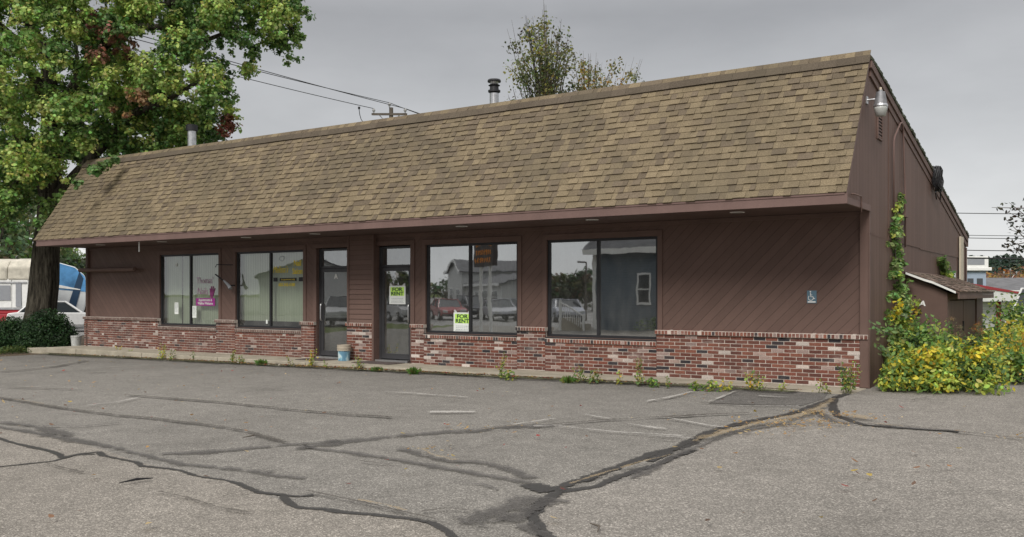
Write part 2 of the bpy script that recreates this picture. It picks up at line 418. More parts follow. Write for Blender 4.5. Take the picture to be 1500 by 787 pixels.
holes = [(a, b, WB, WT) for a, b in WIN]+[(a, b, -.02, WT+.02) for a, b in DOORS]
mb = MB(); holed(mb, XL+.05, -.004, -.05, SZ, WY, holes, .16)
mb.build('front_wall', M['diag'], B)
# end wall (right): wall plane x=0 with the wing of the mansard
rk = EZ-.02
mb = MB()
pr = [(WY-.08, -.3), (DY, -.3), (DY, EZ-.12), (0, RZ-.12), (OV+.03, SZ+.02), (WY-.08, SZ+.02)]
mb.mesh([(0, a, b) for a, b in pr]+[(-.14, a, b) for a, b in pr], [tuple(range(6)), tuple(range(6, 12))[::-1]]+[(i+6, (i+1) % 6+6, (i+1) % 6, i) for i in range(6)])
mb.build('side_wall', M['vert'], B)
mb = MB()   # upper siding sheet laps over the lower one along a slightly stepped seam
up = [(1.55, 2.47), (4.6, 2.455), (4.6, 2.43), (DY-.9, 2.44), (DY-.9, 3.22), (2.9, 4.72), (1.55, 4.98)]
mb.mesh([(.012, a, b) for a, b in up]+[(0.001, a, b) for a, b in up], [tuple(range(7)), *[(i, i+7, (i+1) % 7+7, (i+1) % 7) for i in range(7)]])
mb.mesh([(.02, .03, 2.50), (.02, 1.5, 2.48), (.02, 1.5, 2.492), (.02, .03, 2.512)], [(0, 1, 2, 3)])
mb.build('siding_panel', M['vert'], B)
mb = MB()
pr = [(WY-.08, -.3), (DY, -.3), (DY, EZ-.12), (0, RZ-.12), (OV+.03, SZ+.02), (WY-.08, SZ+.02)]
mb.mesh([(XL, a, b) for a, b in pr]+[(XL+.1, a, b) for a, b in pr], [tuple(range(6))[::-1], tuple(range(6, 12))]+[(i, (i+1) % 6, (i+1) % 6+6, i+6) for i in range(6)])
mb.build('left_wall', M['vert'], B)
MB().box(XL+.1, -.14, DY-.12, DY-.002, -.3, EZ-.14).build('rear_wall', M['vert'], B)
MB().box(XL+.12, -.15, 5, 5.1, -.04, 2.9).box(-11.35, -11.2, .3, 5, -.04, 2.9).build('interior_wall', M['interior'], B)
MB().box(XL+.12, -.15, .25, 4.99, -.09, -.05).build('interior_floor', M['carpet'], B)
MB().box(XL+.12, -.15, .25, 4.99, 2.78, 2.82).build('interior_ceiling', M['interior'], B)
# soffit, fascia
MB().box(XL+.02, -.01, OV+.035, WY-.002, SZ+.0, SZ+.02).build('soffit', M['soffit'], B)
mb = MB()
mb.box(XL+.1, .035, OV, OV+.035, SZ-.012, FZ); mb.box(XL+.1, .0, OV-.012, OV, FZ-.03, FZ+.004)
mb.box(.002, .036, OV+.036, 0.02, SZ-.012, SZ+.09)      # return along the end wall
mb.build('fascia', M['fascia'], B, bevel=.004)
# corner board + crown strip under soffit
mb = MB()
mb.box(-.13, -.002, -.012, WY-.002, -.03, SZ-.002); mb.box(.001, .02, -.012, .12, -.1, SZ-.013)
mb.box(XL+.06, -.14, WY-.028, WY-.002, SZ-.075, SZ-.003)
mb.build('corner_board', M['trim'], B, bevel=.003)
# ---- mansard
mb = MB(); mb.hexa([(XL+.004, OV-.01, FZ), (-.01, OV-.01, FZ), (-.01, .12, FZ), (XL+.004, .12, FZ), (XL+.004, -.02, RZ-.03), (-.01, -.02, RZ-.03), (-.01, .12, RZ-.05), (XL+.004, .12, RZ-.05)])
mb.build('roof_deck', M['trim'], B)
mb = MB()
sl = math.hypot(-OV, RZ-FZ); uy, uz = -OV/sl, (RZ-FZ)/sl; ny, nz = -uz, uy
NC = 20; ex = sl/NC
TAN = (.180, .143, .092); BRN = (.130, .103, .073); MID = (.157, .124, .082)
def shingle(mb, x0, x1, s0, s1, h0, h1, col):
    def P(x, s, h): return (x, OV-.01+uy*s+ny*h, FZ+uz*s+nz*h)
    mb.hexa([P(x0, s0, .001), P(x1, s0, .001), P(x1, s1, .001), P(x0, s1, .001), P(x0, s0, h0), P(x1, s0, h0), P(x1, s1, h1), P(x0, s1, h1)], col)
wv = [random.uniform(0, 6) for _ in range(6)]
for r in range(NC+1):
    x = XL-.02+random.uniform(0, .3)-.3; s0 = r*ex+random.uniform(-.002, .002)
    raised = random.random() < .5
    while x < .03:
        w = random.choice([.09, .12, .16, .2, .24]); x0, x1 = max(x, XL-.02), min(x+w, .03)
        if x1-x0 > .02:
            k = random.random(); drift = .10*math.sin(x*.35+wv[0])+.08*math.sin(x*1.1+r*.7+wv[1])
            up_ = r/NC
            base = TAN if k+drift > .42+.25*up_ else (MID if k+drift > .2+.2*up_ else BRN)
            v = random.uniform(.88, 1.13)
            hh = .030 if raised else .015
            dz = random.choice([0, 0, 0, -.012]) if raised else 0
            shingle(mb, x0+.001, x1-.001, s0+dz, s0+ex*1.02, hh, .006, tuple(c*v for c in base))
        x += w; raised = not raised if random.random() < .8 else raised
mb.build('mansard_shingles', M['shingle'], B)
# ridge cap, slightly wavy
mb = MB(); x = XL-.03
while x < .04:
    x1 = min(x+.30, .045); v = random.uniform(.85, 1.1); c = tuple(a*v for a in (.095, .077, .058)); z = RZ+.006*math.sin(x*1.7)
    a = [(-.02-uy*.14+ny*.03, z-.01-uz*.14), (-.02-uy*.14+ny*.045, z-uz*.14), (-.035, z+.025), (.2, z-.0), (.2, z-.03), (-.01, z-.02)]
    mb.prism(a, 'x', x, x1-.002, c); x += .30
mb.build('ridge_cap', M['shingle'], B)
# rear low slope roof with ragged shingle edge at the rake
mb = MB(); n = 62; L_ = math.hypot(DY+.1, RZ-EZ); dy, dz = (DY+.1)/L_, -(RZ-EZ)/L_
for r in range(n):
    a = r*L_/n; b = a+L_/n*1.0; v = random.uniform(.8, 1.15); ox = .07+random.uniform(-.012, .012)
    for x0, x1 in ((XL-.05, -6), (-6, ox)):
        c = tuple(k*v for k in (.075, .085, .06))
        mb.hexa([(x0, a*dy, RZ+a*dz-.05), (x1, a*dy, RZ+a*dz-.05), (x1, b*dy, RZ+b*dz-.05), (x0, b*dy, RZ+b*dz-.05),
                 (x0, a*dy, RZ+a*dz+.0), (x1, a*dy, RZ+a*dz+.0), (x1, b*dy, RZ+b*dz+.022), (x0, b*dy, RZ+b*dz+.022)], c)
mb.build('rear_roof', M['shingle'], B)
# rake boards (two steps) and mansard edge board on the end wall
def slab(mb, p, q, w, x0, x1):      # board below the line p->q in the yz plane
    d = Vector((0, q[0]-p[0], q[1]-p[1])).normalized(); nn = Vector((0, d.z, -d.y))
    if nn.z > 0: nn = -nn
    P = [Vector((0, *p)), Vector((0, *q)), Vector((0, *q))+nn*w, Vector((0, *p))+nn*w]
    mb.hexa([(x0, P[3].y, P[3].z), (x1, P[3].y, P[3].z), (x1, P[2].y, P[2].z), (x0, P[2].y, P[2].z),
             (x0, P[0].y, P[0].z), (x1, P[0].y, P[0].z), (x1, P[1].y, P[1].z), (x0, P[1].y, P[1].z)])
mb = MB()
slab(mb, (.02, RZ-.055), (DY+.06, EZ-.052), .13, .001, .055)
slab(mb, (.06, RZ-.195), (DY+.0, EZ-.19), .12, .001, .03)
mb.box(.014, .03, DY-.16, DY, -.3, EZ-.33); mb.box(.001, .05, DY-.02, DY+.07, EZ-.3, EZ-.12)
mb.build('rake_board', M['trim'], B, bevel=.003)
mb = MB(); d0 = .07
mb.hexa([(.001, OV-.005, FZ), (.024, OV-.005, FZ), (.024, OV+d0, FZ), (.001, OV+d0, FZ), (.001, -.03, RZ-.06), (.024, -.03, RZ-.06), (.024, .03, RZ-.06), (.001, .03, RZ-.06)])
mb.build('mansard_edge_board', M['fascia'], B)
# window trims and side window
mb = MB()
for a, b in WIN:
    t = .10; y0, y1 = WY-.022, WY+.02; zt = WT+.115; zb = .60 if a < -17 else .62
    mb.box(a-t, b+t, y0, y1, WT+.004, zt); mb.box(a-t, a-.003, y0, y1, .84, WT+.003); mb.box(b+.003, b+t, y0, y1, .84, WT+.003)
for a, b in DOORS:
    mb.box(a-.12, b+.12, WY-.024, WY+.02, WT+.024, WT+.12); mb.box(a-.12, a-.003, WY-.024, WY+.02, .0, WT+.023); mb.box(b+.003, b+.12, WY-.024, WY+.02, .0, WT+.023)
mb.build('opening_trim', M['trim'], B, bevel=.003)
# lapped siding bay between the doors
mb = MB(); z = .82
while z < SZ-.01:
    z1 = min(z+.115, SZ-.004)
    mb.prism([(WY, z), (-.035, z), (-.02, z1), (WY, z1)], 'x', -11.575, -10.86); z = z1+.0005
mb.build('lapped_bay', M['lap'], B)
MB().box(-10.858, -10.80, -.045, WY-.026, -.03, SZ-.004).box(-11.635, -11.577, -.045, WY-.026, .83, SZ-.004).build('bay_post', M['trim'], B, bevel=.003)
# ---- brick base, real bricks
RED = [(.165, .062, .044), (.135, .054, .041), (.115, .05, .04), (.185, .075, .052), (.15, .066, .05)]
DARKB = [(.035, .033, .037), (.05, .04, .042)]; WHT = [(.44, .37, .33), (.33, .24, .21), (.5, .44, .40), (.27, .2, .18)]
SECT = [(-22.42, -18.84, 1, 0), (-18.84, -16.38, 0, 0), (-16.38, -15.63, 1, 0), (-15.63, -13.2, 0, 0), (-13.2, -12.76, 1, 0), (-11.68, -10.86, 1, -.0),
        (-9.72, -9.36, 1, 0), (-9.36, -6.9, 0, 0), (-6.9, -6.22, 1, 0), (-6.22, -3.78, 0, 0), (-3.78, -.0, 1, 0)]
ch = .0655; BW = .213; bases = []
def brickcol(x, z):
    k = random.random(); wp = .075+.10*max(0, math.sin(x*1.3+z*5))*(.5 if z < .12 else 1); dp = .12 if x > -9.5 else .05
    c = random.choice(WHT) if k < wp else (random.choice(DARKB) if k < wp+dp else random.choice(RED))
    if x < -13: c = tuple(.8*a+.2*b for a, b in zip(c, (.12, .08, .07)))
    v = random.uniform(.85, 1.15); lowd = 1
    return tuple(a*v*lowd for a in c)
for (x0, x1, hi, y0) in SECT:
    if x0 in (-22.42, -11.68, -9.72): bases.append((MB(), MB(), []))
    mb, mm, caps = bases[-1]; cp = MB()
    top = .765 if hi else .545
    mm.box(x0+.004, x1-.004, .006, WY+.04, -.12, top-.001)
    nr = int(round((top+.04)/ch))
    for r in range(nr):
        za = top-(r+1)*ch; zb = za+ch-.012
        x = math.floor(x0/BW)*BW+(BW/2 if r % 2 else 0)-BW
        while x < x1:
            if x < x0 and x+BW-.013-x0 < .06: x += BW; first = 1; continue
            a, b = max(x, x0), min(x+BW-.013, x1)
            if x-x0 < .075: a = x0
            if x1-b < .075: b = x1
            if b-a > .03:
                j = random.uniform(-.0025, .0025)
                c = brickcol(x, za); half = x < -13 and c[0] > .35
                if half: b = min(b, a+.1)
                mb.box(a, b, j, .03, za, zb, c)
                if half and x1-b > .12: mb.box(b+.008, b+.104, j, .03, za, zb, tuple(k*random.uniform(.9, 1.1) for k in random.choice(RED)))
            x += BW
    # rowlock cap
    x = x0-(.02 if hi else 0); xe = x1+(.02 if hi else 0)
    if x0 > -.1 or x1 > -.1: xe = x1
    w = .0655; n = max(1, round((xe-x)/w)); w = (xe-x)/n; yp = -.04 if hi else -.03
    mm.box(x+.003, xe-.003, yp+.005, WY-.002, top, top+.075)
    for k in range(n):
        c = brickcol(x, .3); c = tuple(a*1.15 for a in c)
        if c[0] > .35 and random.random() < .7: c = (.23, .1, .08)
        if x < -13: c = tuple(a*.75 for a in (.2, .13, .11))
        j = random.uniform(-.003, .003)
        cp.hexa([(x+.007, yp+j, top+.002), (x+w-.007, yp+j, top+.002), (x+w-.007, WY-.004, top+.004), (x+.007, WY-.004, top+.004),
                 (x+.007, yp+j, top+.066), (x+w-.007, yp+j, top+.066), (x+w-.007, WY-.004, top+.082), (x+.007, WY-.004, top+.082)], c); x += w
    caps.append(cp)
# returns of the piers at the door recesses
for xx, bi in ((-12.76, 0), (-10.86, 1)):
    for r in range(12):
        za = .765-(r+1)*ch
        bases[bi][0].box(xx-.03, xx+.004, .035, .11, za, za+ch-.009, brickcol(xx, za))
for mb, mm, caps in bases:
    bo = mb.build('brick_base', M['brick'], B); mm.build('mortar', M['mortar'], bo)
    for cp in caps: cp.build('brick_cap', M['brick'], bo)
# ---- windows
YG = .14
def window(x0, x1, kind, split):
    f = MB(); y0, y1 = .105, .17; fw = .05
    f.box(x0, x1, y0, y1, WB-.03, WB+fw); f.box(x0, x1, y0, y1, WT-fw, WT); f.box(x0, x0+fw, y0, y1, WB+fw, WT-fw); f.box(x1-fw, x1, y0, y1, WB+fw, WT-fw)
    f.box(split-.03, split+.03, y0, y1, WB+fw, WT-fw); f.box(x0, x1, .0, .104, WB-.03, WB-.012)
    fo = f.build('window', M['alu'], B, bevel=.004)
    for a, b in ((x0+fw, split-.03), (split+.03, x1-fw)):
        p = MB(); p.quad((a, YG, WB+fw), (b, YG, WB+fw), (b, YG, WT-fw), (a, YG, WT-fw)); p.build('pane', M['glass_clear' if kind else 'glass_dark'], fo)
    return fo
wins = [window(*WIN[0], 1, -17.58), window(*WIN[1], 1, -14.42), window(*WIN[2], 0, -8.18), window(*WIN[3], 0, -5.07)]
def blind(x0, x1, z0, z1, par, gap=None):
    m_ = MB(); x = x0
    while x < x1-.01:
        w = min(.088, x1-x)
        if not (gap and gap[0] < x+.04 < gap[1]):
            m_.hexa([(x, .30, z0), (x+w*.96, .335, z0), (x+w*.96, .338, z0), (x, .303, z0), (x, .30, z1), (x+w*.96, .335, z1), (x+w*.96, .338, z1), (x, .303, z1)])
        x += .09
    m_.build('vertical_blind', M['blinds'], par)
blind(-18.95, -17.5, .66, 2.7, wins[0], (-18.25, -18.16)); blind(-17.5, -16.2, .66, 2.7, wins[0])
blind(-15.8, -14.4, .82, 2.7, wins[1]); blind(-14.4, -13.1, .82, 2.7, wins[1])
# hanging drape behind the third window
m_ = MB()
for i in range(14):
    x = -8.0+i*.05; y = .55+.03*math.sin(i*1.9); x2 = x+.05; y2 = .55+.03*math.sin((i+1)*1.9)
    pull = .0
    m_.quad((x, y, .7), (x2, y2, .7), (x2-.15, y2, 2.7), (x-.15, y, 2.7))
for i in range(6):
    x = -7.35+i*.05; y = .5+.03*math.sin(i*1.9); x2 = x+.05; y2 = .5+.03*math.sin((i+1)*1.9)
    m_.quad((x, y, .7), (x2, y2, .7), (x2+.1, y2, 2.7), (x+.1, y, 2.7))
m_.build('drape', flat('drape_cloth', (.42, .40, .36), .9), wins[2])
# ---- doors
def door(x0, x1, letter, hinge):
    y0, y1 = .15, .21; zt = WT; f = MB()
    zb = .0; ztr = 2.13
    f.box(x0, x0+.05, y0, y1, zb, zt); f.box(x1-.05, x1, y0, y1, zb, zt); f.box(x0+.05, x1-.05, y0, y1, zt-.05, zt); f.box(x0+.05, x1-.05, y0, y1, ztr, ztr+.05)
    fo = f.build('door_frame', M['alu2'], B, bevel=.004)
    p = MB(); p.quad((x0+.05, YG+.05, ztr+.05), (x1-.05, YG+.05, ztr+.05), (x1-.05, YG+.05, zt-.05), (x0+.05, YG+.05, zt-.05)); p.build('transom_pane', M['glass_door'], fo)
    d = MB(); a, b = x0+.055, x1-.055; yd0, yd1 = .158, .203
    d.box(a, a+.075, yd0, yd1, .03, ztr-.006); d.box(b-.075, b, yd0, yd1, .03, ztr-.006); d.box(a+.075, b-.075, yd0, yd1, .03, .15); d.box(a+.075, b-.075, yd0, yd1, ztr-.09, ztr-.006)
    do = d.build('door', M['alu2'], B, bevel=.005)
    p = MB(); p.quad((a+.075, .18, .15), (b-.075, .18, .15), (b-.075, .18, ztr-.09), (a+.075, .18, ztr-.09)); p.build('pane', M['glass_door'], do)
    hx = b-.04 if hinge == 'l' else a+.04
    h = MB(); h.tube([(hx, .155, .86), (hx, .115, .88), (hx, .105, .93), (hx, .105, 1.22), (hx, .115, 1.27), (hx, .155, 1.29)], .016, 8)
    h.build('handle', M['chrome'], do, smooth=True)
    h = MB(); h.box(a+.075, b-.075, .212, .235, .98, 1.02); h.build('push_bar', M['black'], do)
    h = MB(); h.box(x0+.02, x1-.02, -.02 if hinge == 'l' else .02, .21, -.034, .012); h.build('threshold', M['chrome'], fo)
    text('door_letter', letter, .15, M['white'], do, Vector(((a+b)/2+.02, .174, ztr-.2)), bold=.009)
    return do
dA = door(*DOORS[0], 'A', 'r'); dB = door(*DOORS[1], 'B', 'l')
# soffit lights
for px, py in [(152, 359), (245, 354.6), (362, 348), (461, 342.7), (675, 331.6), (867.7, 322), (1075, 310)]:
    p = onZ(px, py, SZ); m_ = MB(); m_.lathe([(.11, SZ-.008), (.125, SZ-.004), (.125, SZ+.003), (.1, SZ+.003)], p.x, -.9, 20)
    so = m_.build('soffit_light', M['white'], B, smooth=False); MB().lathe([(.085, SZ-.012), (.095, SZ-.0085), (.09, SZ-.008)], p.x, -.9, 16).build('light_lens', M['lens'], so)
# side vent, conduits, downspout board, little window
m_ = MB(); ya, yb, za, zb = .60, .98, 4.15, 4.72
m_.box(.002, .03, ya, ya+.03, za, zb); m_.box(.002, .03, yb-.03, yb, za, zb); m_.box(.002, .03, ya+.03, yb-.03, za, za+.03); m_.box(.002, .03, ya+.03, yb-.03, zb-.03, zb)
k = za+.04
while k < zb-.05:
    m_.hexa([(.022, ya+.03, k), (.026, ya+.03, k), (.026, yb-.03, k), (.022, yb-.03, k), (.004, ya+.03, k+.045), (.008, ya+.03, k+.045), (.008, yb-.03, k+.045), (.004, yb-.03, k+.045)]); k += .055
vo = m_.build('gable_vent', M['trim'], B); MB().box(.0015, .003, ya+.03, yb-.03, za+.03, zb-.03).build('vent_backing', M['black'], vo)
MB().tube([(.045, 1.80, 2.95), (.045, 1.80, 4.25), (.05, 1.86, 4.36), (.06, 2.30, 4.66), (.06, 2.45, 4.70), (.05, 2.62, 4.60), (.045, 2.68, 4.4), (.045, 2.86, 3.3), (.045, 2.86, 2.4)], .018, 8).build('conduit', M['fascia'], B, smooth=True)
MB().tube([(.03, -1.28, 3.03), (.05, -1.27, 3.04), (.05, -.72, 3.05), (.05, -.70, 2.94), (.05, -.70, 2.80)], .012, 6).build('small_pipe', M['trim'], B, smooth=True)
MB().box(.012, .11, 2.55, 2.8, 2.95, 3.22).build('meter_box', M['trim'], B, bevel=.008)
MB().box(.032, .075, 9.95, 10.45, 1.2, 2.98).build('downspout_board', M['cream'], B)
fo = MB().box(.013, .05, 8.05, 9.35, 1.52, 2.22).build('side_window', M['trim'], B); MB().box(.048, .056, 8.3, 9.2, 1.56, 2.06).build('side_pane', flat('frosted_pane', (.7, .72, .74), .3), fo)
# stove pipes through the roof
def pipe(px, h0, h1, r, label, y=1.6, cap=1):
    x, _ = onY(px, 200, y); zr = RZ-(RZ-EZ)*y/DY
    t = (Vector((x, y))-Vector((CAM.x, CAM.y))).dot(Vector((fx, fy)))
    z1 = CAM.z+(HY-h1)*t/F; T = thing('chimney_pipe', label, 'chimney', (x, y, zr))
    MB().lathe([(r, zr-.1), (r, z1-.32*cap-.1*r)], x, y, 20).build('flue', M['galv'], T, smooth=False)
    if cap:
        MB().lathe([(r*.8, z1-.33), (r*1.35, z1-.30), (r*1.35, z1-.26), (r*1.0, z1-.25), (r*.95, z1-.17), (r*1.3, z1-.15), (r*.9, z1-.12)], x, y, 20).build('collar', M['black'], T)
        MB().lathe([(r*.8, z1-.13), (r*1.0, z1-.06)], x, y, 20).build('neck', M['galv'], T)
        MB().lathe([(r*1.45, z1-.07), (r*1.5, z1-.045), (r*1.35, z1-.015), (r*.6, z1)], x, y, 20).build('cap', M['black'], T)
    else:
        MB().lathe([(r*1.02, z1-.05), (r*1.35, z1-.04), (r*1.35, z1+.12), (r*1.1, z1+.14)], x, y, 20).build('cap', M['black'], T)
pipe(724, 158, 116, .105, 'shiny tall metal stove pipe behind the middle of the roof ridge', 1.5)
pipe(281, 216, 190, .125, 'short metal flue with black cap behind the ridge beside the big maple', 1.5, 0)
# yard light on the end wall
T = thing('yard_light', 'barn style metal yard light on short arm at top of the end wall', 'wall lamp', (.3, .32, 4.72))
x = .22; y, z = onX(1290, 152, x); z += .12
q = .68
def zq(prof): return [(r_*q, z+h_*q) for r_, h_ in prof]
MB().tube([(.0, y, z-.04), (.16, y, z-.04)], .018, 8).box(.001, .02, y-.05, y+.05, z-.1, z+.02).build('arm', M['galv'], T)
MB().lathe(zq([(.045, .15), (.05, .11), (.10, .10), (.115, .02), (.145, -.19)]), x, y, 24).build('housing', simple('weathered_aluminium', (.22, .22, .23), .55, .5, .3, 9), T, smooth=False)
MB().lathe(zq([(.155, -.192), (.165, -.23), (.16, -.26)]), x, y, 24).build('rim', M['galv'], T)
MB().lathe(zq([(.155, -.262), (.15, -.30), (.11, -.47), (.07, -.48)]), x, y, 24).build('lens', M['lens'], T, smooth=True)
MB().lathe(zq([(.03, .15), (.03, .20), (.02, .21)]), x, y, 12).build('photocell', M['cream'], T)
# cable bundle on the rake
m_ = MB()
for k in range(9):
    y0 = 6.1+random.uniform(-.2, .2); zc = RZ-(RZ-EZ)*y0/DY-.08; rr = .2+random.uniform(-.05, .06); x0 = .07+random.uniform(0, .12)
    pts = [(x0+.02*math.sin(a*3+k), y0+rr*.8*math.cos(a), zc-.05+rr*math.sin(a)*1.1) for a in np.linspace(0, 2*PI, 15)]
    m_.tube(pts, .016, 5)
m_.tube([(.1, 6.3, 4.1), (.1, 6.6, 3.85), (.08, 6.7, 3.62)], .014, 5); m_.tube([(.08, 6.15, 4.0), (.09, 6.0, 3.72), (.08, 6.2, 3.6)], .014, 5)
tag(m_.build('cable_coil', M['black']), 'bundle of black cable hanging over the sloping roof edge of the end wall', 'cable')
# tube light bar on left wall
xa, za = onY(118, 387, -.12); xb, zb = onY(198, 383, -.12)
T = thing('sign_light', 'long dark tube light bar fixed high on the left front wall', 'light', ((xa+xb)/2, 0, 1.9)); zt = 2.22
MB().tube([(XL-.1, -.12, zt), (xb, -.12, zt)], .06, 12).build('tube', M['trim'], T, smooth=False)
for xq in (-22.0, xb-.3): MB().box(xq, xq+.05, -.1, WY-.002, zt-.03, zt+.03).build('bracket', M['black'], T)
MB().lathe([(.063, xb), (.067, xb+.01), (.065, xb+.05), (.03, xb+.055)], 0, 0, 12)
# dangling white strap under the eave
x, z = onY(231, 357, -1.2); m_ = MB(); m_.box(-17.96, -17.92, -1.21, -1.195, 2.62, SZ-.002)
tag(m_.build('hanging_strap', M['white']), 'short white strap dangling from the soffit above left window', 'strap')
# broken floodlight bracket between left two windows
x, z = onY(330, 405, -.02)
T = thing('floodlight', 'bent floodlight bracket with small lamp head beside the left salon window', 'light', (x, 0, z))
p1 = onY(320, 402, -.2); p2 = onY(330, 413, -.15); p3 = onY(334, 417, -.12)
MB().tube([(p1[0], -.3, p1[1]), (p2[0], -.16, p2[1]), (p3[0], -.05, p3[1]-.02), (p3[0]+.05, WY, p3[1]-.02)], .018, 6).build('arm', M['black'], T)
MB().tube([(p2[0]-.03, -.18, p2[1]+.04), (p3[0]+.02, -.12, p3[1]-.02), (p3[0]+.1, -.12, p3[1]-.1)], [.02, .04, .05], 10).build('lamp_head', flat('mid_grey', (.25, .26, .28)), T)
q1 = onY(318, 389, -.2); q2 = onY(329, 388, -.1)
MB().tube([(q1[0], -.25, q1[1]-.05), (q1[0]+.03, -.24, q1[1]+.02), (q2[0], -.05, q2[1]), (q2[0]+.1, WY, q2[1])], .012, 6).build('hook', M['black'], T)
# ---- signs and lettering
m_ = MB(); x0, x1, z0, z1 = -1.015, -.855, 1.355, 1.57
T = thing('accessible_parking_sign', 'small blue wheelchair symbol sign on brown wall right of windows', 'sign', (-.93, WY, z0))
MB().box(x0, x1, WY-.012, WY-.002, z0, z1).build('plate', flat('dull_blue', (.10, .17, .22), .5), T)
s = MB(); y = WY-.015
s.tube([(-.955, y, 1.535), (-.955, y, 1.5), (-.95, y, 1.465), (-.915, y, 1.465), (-.895, y, 1.43), (-.88, y, 1.435)], .007, 6)
s.tube([(-.95+.042*math.cos(a), y, 1.445+.042*math.sin(a)) for a in np.linspace(2.2, 6.2, 12)], .006, 6); s.tube([(-.952, y, 1.495), (-.925, y, 1.495)], .005, 6)
s.lathe([(.012, y-.003), (.012, y+.003)], -.957, 1.552, 12, axis='y'); s.box(x0+.015, x1-.015, y-.002, y+.002, z0+.012, z0+.032)
s.build('wheelchair_symbol', M['white'], T)
GRN = flat('lime_green_print', (.55, .85, .15), .5); DGR = flat('dark_green_print', (.03, .07, .05), .5); PAP = flat('white_paper', (.75, .78, .75), .7)
def rentsign(x, z, w, h, y, label):
    T = thing('for_rent_sign', label, 'sign', (x, y, z-h/2), group=None)
    MB().box(x-w/2, x+w/2, y-.006, y, z-h/2, z+h/2).build('board', PAP, T)
    m_ = MB(); m_.box(x-w*.42, x+w*.42, y-.009, y-.007, z-.02, z+h*.42); m_.build('green_field', GRN, T)
    text('lettering', 'FOR', h*.27, DGR, T, Vector((x, y-.012, z+h*.29)), bold=.003, sx=w/h*1.22)
    text('lettering', 'RENT', h*.27, DGR, T, Vector((x, y-.012, z+h*.06)), bold=.003, sx=w/h*1.15)
    b = MB()
    for k in range(3):
        xx = x-w*.36
        while xx < x+w*.34:
            ww = random.uniform(.02, .05); b.box(xx, min(xx+ww, x+w*.38), y-.009, y-.0072, z-h*(.2+.09*k), z-h*(.175+.09*k)); xx += ww+.015
    b.box(x-w*.42, x+w*.42, y-.009, y-.0072, z-h*.43, z-h*.415); b.build('small_print', flat('grey_print', (.3, .33, .34), .6), T)
    for sx_ in (-1, 1):
        t = MB(); t.mesh([(x+sx_*w*.3, y-.0025, z+h*.52), (x+sx_*w*.42, y-.0025, z+h*.64), (x+sx_*w*.5, y-.0025, z+h*.6), (x+sx_*w*.42, y-.0025, z+h*.46)], [(0, 1, 2, 3)])
        t.build('tape', flat('clear_tape', (.55, .56, .55), .3), T)
a = onY(570.5, 420.5, .17); b = onY(594, 444, .17)
rentsign((a[0]+b[0])/2, (a[1]+b[1])/2, .48, .42, .172, 'green and white FOR RENT sign taped to glass of door B')
a = onY(665.5, 461, YG); b = onY(690, 486.5, YG)
rentsign((a[0]+b[0])/2, .90, .47, .43, YG-.006, 'green and white FOR RENT sign standing low in the window corner')
YEL = flat('yellow_vinyl', (.75, .60, .06), .5); PIN = flat('mauve_vinyl', (.42, .22, .36), .6); YT = YG-.006
text('lettering', 'Melissa\'s', .24, YEL, wins[1], Vector((-14.08, YT, 2.12)), shear=.35, bold=.0, sx=.66)
text('lettering', 'Nail\nSalon', .20, YEL, wins[1], Vector((-13.47, YT, 2.17)), bold=.004, sx=.82, sp=1.0)
MB().box(-14.1, -13.5, YT-.003, YT, 1.835, 1.915).box(-14.33, -14.18, YT-.003, YT, 1.825, 1.925).box(-13.42, -13.28, YT-.003, YT, 1.825, 1.925).build('black_band', M['black'], wins[1])
text('lettering', 'by appointment only', .062, YEL, wins[1], Vector((-13.8, YT-.005, 1.875)), sx=.95)
text('lettering', '603-343-4188', .11, YEL, wins[1], Vector((-13.85, YT, 1.74)), bold=.002, sx=.95)
MB().tube([(-14.02+.09*math.cos(a)*(1 if a < 4 else .8), YT, 2.40+.06*math.sin(a)) for a in np.linspace(0, 2*PI, 16)], .006, 4).build('oval_outline', flat('grey_print', (.3, .33, .34)), wins[1])
text('lettering', 'Thomas\'', .24, PIN, wins[0], Vector((-17.0, YT, 1.87)), sx=.85, bold=-.002)
text('lettering', 'Nails', .26, PIN, wins[0], Vector((-17.1, YT, 1.58)), sx=.85, shear=.15, bold=-.002)
hd = MB()
for k, (dx, ln) in enumerate(((-.06, .16), (-.02, .22), (.03, .22), (.075, .17))): hd.tube([(-16.72+dx*.6, YT, 1.47), (-16.70+dx*1.5, YT, 1.50+ln)], [.026, .014], 6)
hd.lathe([(.06, YT-.004), (.065, YT+.002)], -16.72, 1.46, 12, axis='y'); hd.build('hand_emblem', flat('plum_vinyl', (.25, .05, .17)), wins[0])
x0, x1 = -17.35, -16.6
T = thing('welcome_banner', 'purple banner with white appointments and walkins wording in left window', 'sign', (-17, YG, 1.2))
MB().box(-17.36, -16.58, YT-.008, YT-.003, 1.20, 1.40).build('board', flat('purple_print', (.33, .03, .25)), T)
text('lettering', 'Appointments &\nWalkins Welcome', .095, M['white'], T, Vector((-16.97, YT-.011, 1.305)), bold=.002, sx=.88, sp=.95)
for x, z, yy, lab in ((-17.43, 1.03, YT-.003, 'white paper notice taped below purple banner in left window'), (-18.2, 1.12, YT-.003, 'white paper notice taped over the blind gap in left window')):
    pp = MB().box(x-.085, x+.085, yy-.004, yy, z-.16, z+.16).build('paper_notice', PAP); tag(pp, lab, 'notice')
    ln = MB()
    for k in range(7): ln.box(x-.065, x+.02+random.uniform(0, .04), yy-.006, yy-.0045, z+.12-k*.035, z+.128-k*.035)
    ln.build('print', flat('grey_print', (.3, .33, .34)), pp)
pp = MB().box(-18.24, -18.17, YT-.005, YT, 2.27, 2.36).build('small_label', PAP); tag(pp, 'tiny white label high on glass of left window', 'label')
pp = MB().box(-14.60, -14.54, YT-.005, YT, .76, .86).build('small_label', PAP); tag(pp, 'tiny white label at bottom of glass by middle bar of nail salon window', 'label')
